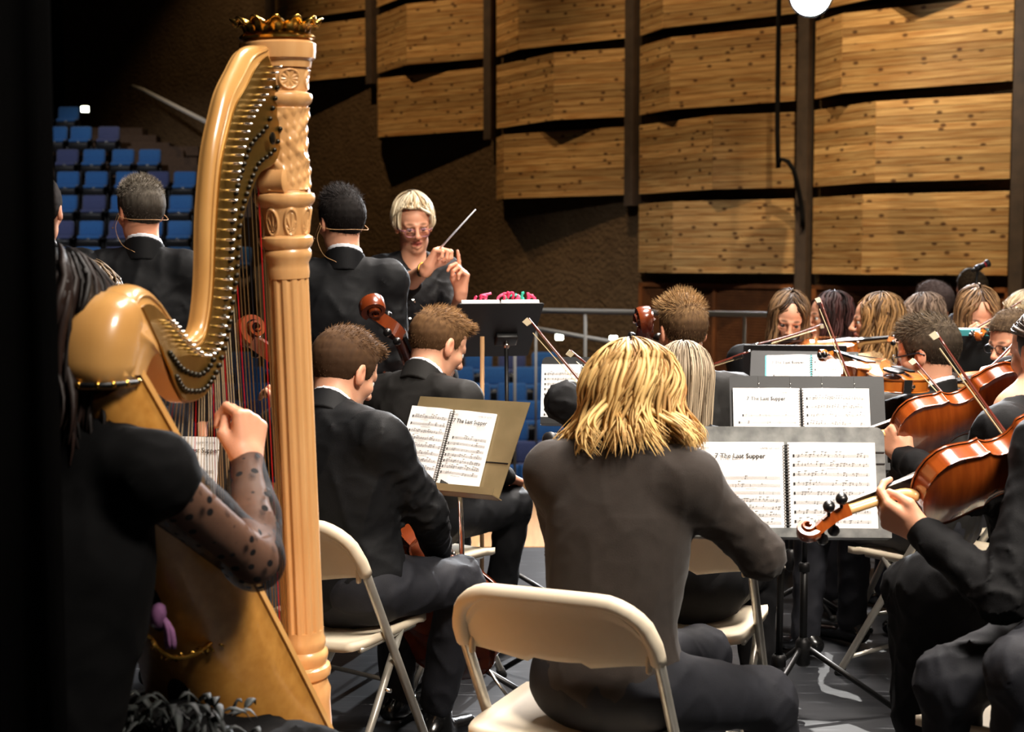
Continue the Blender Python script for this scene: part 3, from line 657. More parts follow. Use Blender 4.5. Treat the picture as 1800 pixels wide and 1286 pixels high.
def head_prims(F, hc, ax, s, neck_to, fem, mouth_open=0.0, neck_r=.054):
    w = lambda x, y, z: hc + s * (A(x, y, z) @ ax)
    def E(c, r, k=.02, op='u'): F.ell(w(*c), A(*r) * s, ax, k * s, op)
    def C(a, b, ra, rb=None, k=.015, op='u'): F.cap(w(*a), w(*b), ra * s, (rb if rb is not None else ra) * s, k * s, op)
    E((0, -.014, .032), (.074, .096, .085), .01)
    E((0, .022, -.035), (.058 if not fem else .055, .066, .080), .03)
    E((0, .030, .038), (.062, .060, .060), .02)                                   # forehead
    C((-.036, .012, -.072), (0, .064, -.098), .022, .019, .02); C((.036, .012, -.072), (0, .064, -.098), .022, .019, .02)   # jaw
    E((0, .072, -.098), (.017, .015, .014), .012)
    for sx in (-1, 1):
        E((sx * .040, .058, -.022), (.022, .022, .020), .02)                        # cheek
        E((sx * .031, .100, .003), (.020, .016, .0125), .014, 's')                 # eye socket
        E((sx * .031, .0785, .0105), (.0165, .0120, .0060), .004)                  # upper lid
        E((sx * .031, .078, -.0125), (.0150, .0110, .0050), .004)                  # lower lid
        C((sx * .010, .090, .018), (sx * .046, .073, .020), .0085, .007, .012)     # brow
        E((sx * .0775, -.006, -.002), (.0085, .017, .030), .006); E((sx * .075, .002, -.022), (.007, .010, .012), .006)
        E((sx * .0865, .000, .004), (.006, .009, .016), .004, 's')
        E((sx * .012, .098, -.036), (.0085, .010, .0075), .006)                    # nostril wing
    C((0, .091, .010), (0, .111, -.029), .0078, .0105, .010); E((0, .112, -.032), (.0105, .0105, .009), .008)
    C((-.019, .080, -.0605), (0, .0925, -.0575), .0058, .0072, .006); C((.019, .080, -.0605), (0, .0925, -.0575), .0058, .0072, .006)
    mo = mouth_open * .012
    C((-.017, .079, -.0665 - mo), (0, .090, -.0705 - mo), .006, .0078, .006); C((.017, .079, -.0665 - mo), (0, .090, -.0705 - mo), .006, .0078, .006)
    E((0, .099, -.064 - mo / 2), (.016, .012, .0013 + .5 * mo), .003, 's')
    F.cap(w(0, -.018, -.05), neck_to, neck_r * s, neck_r * s * 1.12, .03 * s)
def skin_cols(V, hc, ax, s, tone, brow, lip=None, fem=False):
    l = (V - hc) @ ax.T / s; C = np.tile(np.asarray(tone, float), (len(V), 1)); lip = A(*srgb(176, 84, 80)) if lip is None else lip
    def blend(m, c): C[:] = C * (1 - m[:, None]) + np.asarray(c) * m[:, None]
    g = lambda x, y, z, r: np.exp(-(((l - A(x, y, z)) / np.asarray(r)) ** 2).sum(1))
    near = np.abs(l).max(1) < .16
    for sx in (-1, 1):
        blend(.35 * g(sx * .042, .07, -.03, (.022, .03, .02)) * near, np.asarray(tone) * A(1.0, .72, .68))
        blend(.45 * g(sx * .08, 0, 0, (.014, .03, .035)) * near, np.asarray(tone) * A(1.0, .6, .55))
        t = np.clip(1 - np.abs(np.abs(l[:, 0]) - .029) / .020, 0, 1) * np.exp(-((l[:, 2] - .0235 - .06 * (.03 - np.abs(l[:, 0]))) / .0045) ** 2) * (l[:, 1] > .06)
    blend(.85 * np.clip(t * 2, 0, 1) * near, brow)
    blend(.35 * g(0, .112, -.032, (.014, .02, .012)) * near, np.asarray(tone) * A(1, .7, .66))
    m = np.clip(1.4 * np.exp(-((l[:, 0] / .021) ** 4)) * np.exp(-(((l[:, 2] + .064) / .0115) ** 4)), 0, 1) * (l[:, 1] > .072)
    blend((.8 if fem else .5) * m * near, lip)
    for sx in (-1, 1): blend(.55 * g(sx * .031, .088, -.001, (.020, .02, .0035)) * near, np.asarray(tone) * .3)
    return C
def hand_prims(F, wrist, d, n, right, curl=(.5, .5, .5, .5), thumb=.4, s=1.0, spread=1.0):
    d = nrm(d); n = nrm(np.asarray(n) - d * (np.asarray(n) @ d)); t = np.cross(d, n) * (1 if right else -1)
    w = lambda a, b, c: np.asarray(wrist) + s * (d * a + t * b + n * c)
    F.cap(w(-.02, 0, 0), w(.02, 0, 0), .025 * s, .024 * s, .012 * s)
    off = [.030, .010, -.010, -.029]; ln = [(.040, .025, .020), (.045, .029, .021), (.042, .027, .020), (.033, .020, .018)]; kn = [.088, .091, .086, .078]
    for o, L, q, c in zip(off, ln, kn, curl):
        K = w(q, o, -.002); F.cap(w(.012, o * .55, .0), K, .0165 * s, .0125 * s, .012 * s)
        P = K; ph = 0; rr = [.0098, .0085, .0075, .0062]
        for j in range(3):
            ph += c * (1.15, 1.45, .9)[j]; dd = d * math.cos(ph) + n * math.sin(ph) + t * (o * 1.6 * spread * (1 - .8 * min(1, c))); dd = nrm(dd)
            Q = P + dd * L[j] * s; F.cap(P, Q, rr[j] * s, rr[j + 1] * s, .0035 * s); P = Q
    b = w(.020, .022, .006); m = w(.052, .046 - .010 * thumb, .012 + .020 * thumb); e_ = w(.082 + .004 * thumb, .046 - .028 * thumb, .018 + .026 * thumb); ti = w(.102 + .004 * thumb, .044 - .040 * thumb, .020 + .024 * thumb)
    F.cap(b, m, .017 * s, .0125 * s, .012 * s); F.cap(m, e_, .0115 * s, .0095 * s, .004 * s); F.cap(e_, ti, .0095 * s, .0075 * s, .003 * s)
    return w(.09, 0, .025)
def hair_colors(n, c0, c1, seed): r = np.random.default_rng(seed); t = r.random(n)[:, None]; return np.asarray(c0) * (1 - t) + np.asarray(c1) * t
CRAN = A(.074, .096, .085); CRANC = A(0, -.014, .032)
def short_hair(parent, hc, ax, s, c0, c1, thick=.010, top=.02, nspk=3500, spl=.016, h=.006, nape=-.062, flow_fwd=.4, quiff=0.0, seed=1, front=.078):
    """clipped hair: a shaped cap and a mass of fine tapered strands"""
    ysn = A(-.12, -.06, -.03, -.012, .012, .028, .046, .058, .11); zsn = A(nape, nape + .004, nape + .014, .012, .016, -.012, .0, front - .02, front)
    F = Field(); r = (CRAN + A(thick * .75, thick, thick)) * s; F.ell(hc + s * (CRANC @ ax), r, ax, 0)
    F.ell(hc + s * (A(0, .012, .068) @ ax), A(.058, .078, .052 + top) * s, ax, .03 * s)
    if quiff: F.ell(hc + s * (A(quiff * .02, .075, .098) @ ax), A(.042, .026, .022) * s, ax, .02 * s)
    def line(P):
        l = (P - hc) @ ax.T / s; return (np.interp(l[..., 1], ysn, zsn) - l[..., 2]) * s * .8
    F.cut(line); F.disp(lambda P: .0016 * vnoise(P, 160, seed) + .001 * vnoise(P, 330, seed + 3))
    V, Q = F.mesh(h); l = (V - hc) @ ax.T / s; rg = np.random.default_rng(seed)
    tv = np.clip((l[:, 2:3] - .0) / .12, 0, 1) * .45 * (.5 + .5 * vnoise(l * A(3, 1, 1), 130, seed)[:, None]); col = np.asarray(c0)[None] * (1 - tv) + np.asarray(c1)[None] * tv
    ctr = hc + s * (CRANC @ ax)
    if nspk:
        pick = rg.integers(0, len(V), nspk * 2); nr = (V[pick] - ctr) @ ax.T / (CRAN * s) ** 2; nr = (nr / np.linalg.norm(nr, axis=1, keepdims=True)) @ ax
        lp = l[pick]; keep = (lp[:, 2] > np.interp(lp[:, 1], ysn, zsn) - .006) & (((V[pick] - ctr) * nr).sum(1) > .05 * s); pick = pick[keep][:nspk]; nr = nr[keep][:nspk]; lp = lp[keep][:nspk]; m = len(pick)
        topness = np.clip((lp[:, 2] - .05) / .05, 0, 1)[:, None]
        flow = (-ax[2])[None] * (1 - topness) + ax[1][None] * (flow_fwd * topness) + ax[1][None] * .25
        d = nr * (.26 + .40 * topness) + flow * .85 + rg.normal(size=(m, 3)) * .16; d /= np.linalg.norm(d, axis=1, keepdims=True)
        ln = spl * s * (.5 + .6 * rg.random((m, 1))) * (.55 + .75 * topness); sd_ = np.cross(d, rg.normal(size=(m, 3))); sd_ /= np.linalg.norm(sd_, axis=1, keepdims=True)
        B = V[pick] - nr * .002; wd = .0008 * s; tipc = B + d * ln - nr * .001; P = np.stack([B - sd_ * wd, B + sd_ * wd, tipc + sd_ * wd * .25, tipc - sd_ * wd * .25], 1).reshape(-1, 3)
        FQ = np.arange(m)[:, None] * 4 + len(V) + np.arange(4)[None]
        tt = (rg.random((m, 1)) * (.25 + .75 * topness)); cs = np.asarray(c0) * (1 - tt) + np.asarray(c1) * tt; cs = np.repeat(cs, 4, 0) * np.tile(A(.8, .8, 1.1, 1.1), m)[:, None]
        return mk('hair', np.concatenate([V, P]), np.concatenate([Q, FQ]), M_hairs, parent, cols=np.concatenate([col, cs]))
    return mk('hair', V, Q, M_hairs, parent, cols=col)
def lock_hair(parent, hc, ax, s, c0, c1, n=400, length=.15, phi0=.9, flare=.02, wave=.01, freq=2.0, width=.006, layer=.018, grav=(0, 0, -1), tuck=0.0, seed=1, top=0.0, bangs=None, npt=16, lenfn=None, part=0.0, core=True, short_top=0.0, curl=0.0, clumps=0, sweep=.22, coredark=1.0):
    """long hair: locks radiating from the crown, hanging past the ears, over a dark core"""
    rg = np.random.default_rng(seed); V = []; Fc = []; Cc = []; base = 0; g = ax @ nrm(grav); ctr = CRANC
    if core:
        F = Field(); F.ell(hc + s * (CRANC @ ax), (CRAN + A(.004, .004, .006)) * s, ax, 0)
        dd = hc + s * (A(0, -.045, -.02) @ ax); F.cap(dd, dd + np.asarray(grav) * max(.01, (length * .72 - .02)), .066 * s, (.05 + flare * .6) * s, .04)
        def line(P):
            l = (P - hc) @ ax.T / s; return np.maximum((np.interp(l[..., 1], A(-.12, .0, .03, .062, .11), A(-2, -2, -.3, .075, .097)) - l[..., 2]) * .8, (l[..., 1] - .035) * 1.0 * (l[..., 2] < .03) - 1 * (l[..., 2] >= .03)) * s
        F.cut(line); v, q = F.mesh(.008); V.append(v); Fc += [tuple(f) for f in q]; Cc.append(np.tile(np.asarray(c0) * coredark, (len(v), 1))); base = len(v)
    CL = [dict(phi=phi0 + (2 * math.pi - 2 * phi0) * (c_ + rg.uniform(-.3, .3)) / max(1, clumps), ph1=rg.uniform(0, 6.28), w=wave * rg.uniform(.6, 1.4), fl=flare * rg.uniform(.1, 1.5), cu=curl * rg.uniform(-1, 1), fq=freq * rg.uniform(.85, 1.2), L=rg.uniform(.78, 1.08), dl=rg.random(), t=rg.random()) for c_ in range(clumps)]
    for i in range(n):
        fr = rg.random(); is_b = bangs is not None and rg.random() < bangs[0]
        phi = (rg.uniform(-phi0, phi0) if is_b else rg.uniform(phi0, 2 * math.pi - phi0)); dl = layer * rg.random() ** .8
        sw = (not is_b) and rg.random() < sweep; phs = rg.uniform(-phi0, phi0) if sw else phi
        if sw: phi = math.copysign(phi0 + rg.uniform(0, .45), phs)
        R = CRAN + .006 + dl + A(0, 0, top); el0 = math.radians(rg.uniform(35, 88)); el1 = math.radians(bangs[1] if is_b else -12)
        L = length * rg.uniform(.72, 1.05) * (lenfn(phi) if lenfn else 1); 
        if short_top and rg.random() < short_top: L *= rg.uniform(.0, .7)
        ns = npt; arc = (el0 - el1) * R.mean(); tot = arc + (0 if is_b else L); P = []
        ph1 = rg.uniform(0, 6.28); w_ = wave * rg.uniform(.5, 1.3); fl = flare * rg.uniform(.3, 1.4); cu = curl * rg.uniform(-1, 1); fq = freq * rg.uniform(.8, 1.25)
        tq = rg.random()
        if clumps and not is_b:
            cl_ = CL[rg.integers(0, clumps)]; jit = rg.normal(0, .075)
            if not sw: phi = phs = cl_['phi'] + jit
            ph1 = cl_['ph1'] + rg.normal(0, .18) + jit * 2; w_ = cl_['w'] * rg.uniform(.9, 1.1); fl = cl_['fl'] + .004 * rg.normal(); cu = cl_['cu']; fq = cl_['fq']; tq = np.clip(.6 * cl_['t'] + .4 * tq, 0, 1)
        for k in range(ns):
            q = tot * k / (ns - 1)
            el = el0 - min(q, arc) / R.mean(); a_ = min(1.0, q / max(arc, 1e-5) * 1.25); pe = phs + (phi - phs) * (a_ * a_ * (3 - 2 * a_)); rad = A(math.sin(pe), math.cos(pe), 0); tan = A(math.cos(pe), -math.sin(pe), 0)
            p = ctr + A(0, -.012 * (el > .6), 0) + R * A(math.cos(el) * math.sin(pe), math.cos(el) * math.cos(pe), math.sin(el))
            x = max(0, q - arc); u = x / max(L, 1e-4); a = q / tot
            p = p + g * x / s + rad * (fl * math.sin(min(1.0, u) * 2.3) * u * 1.25 - tuck * u) + tan * (w_ * math.sin(ph1 + fq * 6.28 * a) * min(1, a * 2)) + rad * (w_ * .7 * math.cos(ph1 + fq * 6.28 * a) * min(1, a * 1.5)) + tan * cu * u * u
            P.append(p)
        P = np.array(P); W = hc + s * (P @ ax); T = np.gradient(W, axis=0); T /= np.linalg.norm(T, axis=1, keepdims=True) + 1e-9
        O = (W - (hc + s * (ctr @ ax))); O -= T * (O * T).sum(1, keepdims=True); O /= np.linalg.norm(O, axis=1, keepdims=True) + 1e-9; S = np.cross(T, O)
        wd = width * rg.uniform(.5, 1.3) * s * np.clip(np.minimum(np.linspace(.25, 3, ns), (1.02 - np.linspace(0, 1, ns)) * 3.2), .04, 1)
        ring = np.stack([W + S * wd[:, None], W + O * wd[:, None] * .45, W - S * wd[:, None], W - O * wd[:, None] * .35], 1).reshape(-1, 3)
        V.append(ring)
        for k in range(ns - 1):
            for j in range(4): Fc.append((base + k * 4 + j, base + k * 4 + (j + 1) % 4, base + k * 4 + 4 + (j + 1) % 4, base + k * 4 + 4 + j))
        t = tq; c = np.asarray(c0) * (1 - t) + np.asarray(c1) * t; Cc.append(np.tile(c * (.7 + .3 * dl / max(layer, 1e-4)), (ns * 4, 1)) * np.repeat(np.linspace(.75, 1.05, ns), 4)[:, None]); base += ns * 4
    return mk('hair', np.concatenate(V), Fc, M_hair, parent, cols=np.concatenate(Cc))
def glasses(parent, hc, ax, s, m, tilt=0.0, round_=True, dz=0.0):
    w = lambda x, y, z: hc + s * (A(x, y, z + dz) @ ax); g = MB()
    for sx in (-1, 1):
        ring = [w(sx * .031 + .0245 * math.copysign(abs(math.cos(a)) ** .8, math.cos(a)), .104 - .10 * abs(sx * .031 + .0245 * math.cos(a)) ** 1.6 * 2, -.002 + .017 * math.copysign(abs(math.sin(a)) ** .8, math.sin(a))) for a in np.arange(24) * 2 * math.pi / 24]
        g.tube(ring, .0018 * s, 6, closed=True); g.tube([w(sx * .055, .094, .006), w(sx * .074, .06, .006), w(sx * .0835, 0, .008), w(sx * .084, -.02, -.004)], .0020 * s, 6, flat=(1, 1.6))
        lens = MB().add([w(sx * .031, .1025, -.002)] + ring, [(0, 1 + k, 1 + (k + 1) % 24) for k in range(24)]); lens.build('lens', M_glass, parent, True)
    g.tube([w(-.008, .106, .004), w(0, .109, .007), w(.008, .106, .004)], .0018 * s, 6)
    return g.build('spectacles', m, parent, True)
def band(o, d, prof, up, n=36, open_front=None, oval=1.0):
    """an open ring of cloth (a collar) round axis d; open_front leaves a gap facing that direction"""
    x, y, d = frame(d, up); V = []; m = len(prof); gap = .0
    if open_front is not None:
        f0 = math.atan2(np.asarray(open_front) @ y, np.asarray(open_front) @ x); gap = .35
    else: f0 = 0
    an = np.linspace(f0 + gap, f0 + 2 * math.pi - gap, n)
    for r, h in prof:
        for a in an: V.append(np.asarray(o) + d * (h - (.010 if open_front is not None else 0) * math.cos(a - f0)) + r * (x * math.cos(a) + y * math.sin(a)))
    return np.array(V), [(i * n + k, i * n + k + 1, ((i + 1) % m) * n + k + 1, ((i + 1) % m) * n + k) for i in range(m) for k in range(n - 1)] + [tuple(i * n for i in range(m)), tuple(i * n + n - 1 for i in range(m))[::-1]]
def person(label, hc, face, body_f, pelvis, shw=.40, neck=None, up=(0, 0, 1), roll=0.0, s=1.0, fem=False, arms=None, hands=None, legs=None, top=None, bottom=None, collar='suit', tone=SKIN, brow=A(.06, .035, .02),
           h=.009, hh_=.005, mouth=0.0, sleeves='long', wr=1.4, girth=1.0, feet=True, standing=False, name='person', neckline=None, nk=.054, drop=.045, hem=.02, hand_h=.0035, skirt=False):
    """arms = [(elbow, wrist) left, right]; hands = [(dir, palm normal, curl, thumb) or None]; legs = [(knee, ankle) left, right]"""
    body_f = nrm(A(body_f[0], body_f[1], 0)); lat = A(body_f[1], -body_f[0], 0); ax = headax(face, up, roll); hc = np.asarray(hc, float); pelvis = np.asarray(pelvis, float)
    if neck is None: neck = hc - A(0, 0, .165 * s) - ax[1] * .03 * s
    neck = np.asarray(neck, float); tup = nrm(neck - pelvis); tf = nrm(body_f - tup * (body_f @ tup)); tax = np.array([lat, tf, tup])
    base = A(pelvis[0], pelvis[1], 0); root = thing(name, label, 'person', tuple(base))
    sh = [neck - tup * drop * s - lat * shw / 2, neck - tup * drop * s + lat * shw / 2]
    P = lambda t: pelvis + (neck - pelvis) * t
    # clothes for the upper body
    F = Field(); gm = girth
    F.ell(pelvis, A(.168, .130, .13) * gm, tax, 0); F.ell(P(.34), A(shw * .47, .112 * gm, .17), tax, .06); F.ell(P(.64), A(shw * .53, .122 * gm, .19), tax, .06)
    F.cap(sh[0] - tup * .01, sh[1] - tup * .01, .056 * s, None, .05)
    for q in sh: F.cap(neck - tup * .002, q, .048 * s, .054 * s, .05)
    sd = float(abs(hash_(label)) % 97) * .13
    for i, q in enumerate(sh):
        if arms is None or arms[i] is None: continue
        el, wr_ = [np.asarray(a, float) for a in arms[i]]
        if sleeves == 'none': F.cap(q, q + (el - q) * .06, .054 * s, .052 * s, .04); continue
        F.cap(q, el, .056 * s, .049 * s, .05)
        if sleeves == 'long': F.cap(el, wr_ - nrm(wr_ - el) * .005, .048 * s, .037 * s, .02)
        elif sleeves == 'half': F.cap(el, el + (wr_ - el) * .30, .050 * s, .052 * s, .02)
    rdg = lambda G, f, sdd: (1 - np.abs(vnoise(G, f, sdd))) ** 4
    F.disp(lambda G: wr * (.0015 * vnoise(G, 26, sd) - .0045 * rdg(G * A(1, 1, .45), 26, sd + 4) - .002 * rdg(G * A(.6, .6, 1), 48, sd + 9)))
    for i, q in enumerate(sh):   # cloth gathers at elbow and armpit
        if arms is None or arms[i] is None or sleeves == 'none': continue
        el, wr_ = [np.asarray(a, float) for a in arms[i]]
        F.disp(lambda G, el=el: -wr * .009 * rdg(G * A(1, 1, 1.5), 46, sd) * np.exp(-(((G - el) ** 2).sum(-1)) / .12 ** 2))
        F.disp(lambda G, q=q, el=el: -wr * .008 * rdg(G * A(1, 1, .7), 40, sd + 5) * np.exp(-(((G - q - nrm(el - q) * .13) ** 2).sum(-1)) / .09 ** 2))
    if collar == 'none' or neckline is not None:
        nl = neckline if neckline is not None else .03
        F.ell(neck + tup * .06 + tf * .05, A(.062, .075, .05 + nl), tax, .01, 's')
    v, q = F.mesh(h); mk('dress' if skirt else ('jacket' if collar == 'suit' else 'top'), v, q, top or M_suit, root)
    na = nrm(hc - ax[1] * .028 * s - A(0, 0, .05) - neck)
    def ring_collar(nm, m, r0, r1, ri, lo, hi, slope, notch):
        F = Field(); F.cap(neck - na * .035, neck + na * .09, r0 * s, r1 * s, 0); F.cap(neck - na * .12, neck + na * .16, ri * s * 1.05, ri * s * .98, 0, 's')
        F.cut(lambda G: (G - neck) @ na - (hi - slope * ((G - neck) @ tf))); F.cut(lambda G: lo + -((G - neck) @ na) - .4 * ((G - neck) @ tf))
        if notch: F.cap(neck + tf * .09 + na * .12, neck + tf * .13 - na * .10, notch, notch * .35, .005, 's')
        v, q = F.mesh(.0045); mk(nm, v, q, m, root)
    if collar == 'suit':
        ring_collar('shirt_collar', M_white, .0675, .0655, .0585, -.03, .063, .42, .016)
        ring_collar('jacket_collar', top or M_suit, .080, .072, .0650, -.04, .043, .50, .045)
    elif collar == 'shirt':
        ring_collar('shirt_collar', top or M_suit, .080, .072, .060, -.04, .050, .45, .03)
    # lower body
    if legs is not None:
        F = Field(); F.ell(pelvis - A(0, 0, .01), A(.166, .130, .125) * gm, tax, 0)
        hips = [pelvis - lat * .09 - A(0, 0, .02), pelvis + lat * .09 - A(0, 0, .02)]
        for hp_, (kn, an) in zip(hips, legs):
            kn, an = np.asarray(kn, float), np.asarray(an, float); F.cap(hp_, kn, .088 * gm, .064, .04); F.cap(kn, an, .062, .050 if not skirt else .036, .03)
        if skirt:
            k0, k1 = [np.asarray(l[0], float) for l in legs]; a0, a1 = [np.asarray(l[1], float) for l in legs]
            F.cap((hips[0] + hips[1]) / 2, (k0 + k1) / 2, .13, .10, .06); F.cap((k0 + k1) / 2, (a0 + a1) / 2 + A(0, 0, .05), .10, .13, .06)
        F.disp(lambda G: wr * (.002 * vnoise(G, 24, sd) - .005 * (1 - np.abs(vnoise(G, 26, sd + 2))) ** 4))
        for kn, an in legs:
            F.disp(lambda G, kn=np.asarray(kn, float): -wr * .009 * (1 - np.abs(vnoise(G, 44, sd + 7))) ** 4 * np.exp(-(((G - kn) ** 2).sum(-1)) / .10 ** 2))
        v, q = F.mesh(h * 1.15); mk('skirt' if skirt else 'trousers', v, q, bottom or M_trouser, root)
        if feet:
            for kn, an in legs:
                an = np.asarray(an, float); toe = A(an[0], an[1], .03) + body_f * .15; F = Field(); F.cap(A(an[0], an[1], .05) - body_f * .04, toe, .036, .030, 0); F.cap(an, A(an[0], an[1], .06), .042, .04, .03)
                F.cut(lambda G: (.004 - G[..., 2])); v, q = F.mesh(.009); mk('shoe', v, q, M_shoe, root)
    # body: head, neck, torso, arms and hands
    ms = []
    F = Field(); head_prims(F, hc, ax, s, neck, fem, mouth, nk); F.cap(neck + tf * .01, P(.75) + tf * .02, .050 * s, .055, .03)
    if collar == 'none' or neckline is not None: F.ell(P(.78), A(shw * .36, .088, .11), tax, .05)
    v, q = F.mesh(hh_); C = skin_cols(v, hc, ax, s, tone, brow, None, fem); ms.append((v, q)); cl = [C]
    F = Field(); F.ell(P(.3), A(shw * .28, .075, .2), tax, 0); F.ell(P(.66), A(shw * .34, .085, .17), tax, .05); v, q = F.mesh(.022); ms.append((v, q)); cl.append(np.tile(tone, (len(v), 1)))
    if arms is not None:
        for i in (0, 1):
            if arms[i] is None: continue
            el, wr_ = [np.asarray(a, float) for a in arms[i]]; F = Field(); F.cap(sh[i], el, .042 * s, .037 * s, 0); F.cap(el, el + (wr_ - el) * .35, .038 * s, .040 * s, .02); F.cap(el + (wr_ - el) * .35, wr_, .040 * s, .0255 * s, .015)
            if hands is not None and hands[i] is not None:
                d, n, cu, tb = hands[i]
                v, q = F.mesh(.010); ms.append((v, q)); cl.append(np.tile(tone, (len(v), 1)))
                F = Field(); F.cap(el + (wr_ - el) * .55, wr_, .0335 * s, .0255 * s, .012); hand_prims(F, wr_, d, n, i == 1, cu, tb, s)
                v, q = F.mesh(hand_h); ms.append((v, q)); cl.append(np.tile(tone * A(1.02, .96, .94), (len(v), 1)))
            else:
                v, q = F.mesh(.012); ms.append((v, q)); cl.append(np.tile(tone, (len(v), 1)))
                F = Field(); F.cap(el + (wr_ - el) * .6, wr_, .0325 * s, .0255 * s, .012); dd = nrm(wr_ - el); hand_prims(F, wr_, dd, A(0, 0, -1) + lat * (.4 if i == 0 else -.4), i == 1, (.55, .6, .65, .7), .5, s)
                v, q = F.mesh(.005); ms.append((v, q)); cl.append(np.tile(tone * A(1.02, .96, .94), (len(v), 1)))
    v, q = merge(*ms); mk('body', v, q, M_skin, root, cols=np.concatenate(cl))
    w = lambda x, y, z: hc + s * (A(x, y, z) @ ax)
    for sx in (-1, 1):
        b = MB().ball(w(sx * .031, .0790, -.001), .0118 * s, ax, 14); v = np.concatenate(b.v); l = (v - w(sx * .031, .0790, -.001)) @ ax.T / s; c = np.full((len(v), 3), .75); c[l[:, 1] > .0088] = (.09, .06, .04); c[l[:, 1] > .0112] = (.01, .01, .01)
        mk('eye', v, b.f, M_eye, root, cols=c)
    root_info = dict(root=root, hc=hc, ax=ax, s=s, neck=neck, sh=sh, tax=tax, pelvis=pelvis, lat=lat, f=body_f)
    return root_info
def hash_(t):
    x = 7
    for ch in t: x = (x * 31 + ord(ch)) % 1000003
    return x
def sit(hc, body_f, back=.0, side=0.0, seat=.46, kn=.43, splay=.12, lean=None, pz=.10):
    """pelvis and legs for somebody seated under the given head"""
    f = nrm(A(body_f[0], body_f[1], 0)); l = A(f[1], -f[0], 0); p = A(hc[0], hc[1], seat + pz) - f * back + l * side
    legs = [(A(p[0], p[1], seat + .06) + f * kn - l * splay, A(p[0], p[1], .09) + f * (kn + .02) - l * splay * 1.1), (A(p[0], p[1], seat + .06) + f * kn + l * splay, A(p[0], p[1], .09) + f * (kn + .02) + l * splay * 1.1)]
    return p, legs
# ------------------------------------------------------------------ instruments, chairs, stands, books
def varnish(name, c0, c1, flame=30):
    m = mat(name, c0, .26, var=(5, c1, .25), coat=.9, spec=.5, scale3=(flame / 10, 1.2, .3)); return m
M_var = varnish('orange_varnish', srgb(168, 82, 28), srgb(122, 50, 14), 90); M_var2 = varnish('amber_varnish', srgb(206, 118, 42), srgb(160, 78, 22), 90); M_varc = varnish('cello_varnish', srgb(132, 58, 24), srgb(92, 36, 14), 40)
M_necw = mat('bare_maple_neck', srgb(216, 172, 112), .4, var=(20, srgb(196, 150, 90)), coat=.2); M_ebony = mat('ebony', srgb(16, 15, 16), .3)
M_cream = mat('bow_hair', srgb(226, 206, 160), .6); M_stick = mat('bow_stick', srgb(96, 36, 24), .3, coat=.5); M_ivory = mat('bow_tip', srgb(190, 178, 150), .5)
OUT = [(-.5, 0), (-.497, .05), (-.488, .10), (-.46, .175), (-.41, .235), (-.34, .28), (-.27, .29), (-.20, .277), (-.145, .25), (-.112, .246), (-.098, .238), (-.088, .205), (-.06, .172), (-.01, .152), (.045, .15), (.095, .168), (.118, .192), (.126, .206), (.142, .200), (.18, .198), (.24, .213), (.31, .226), (.37, .218), (.43, .18), (.47, .125), (.49, .07), (.5, 0)]
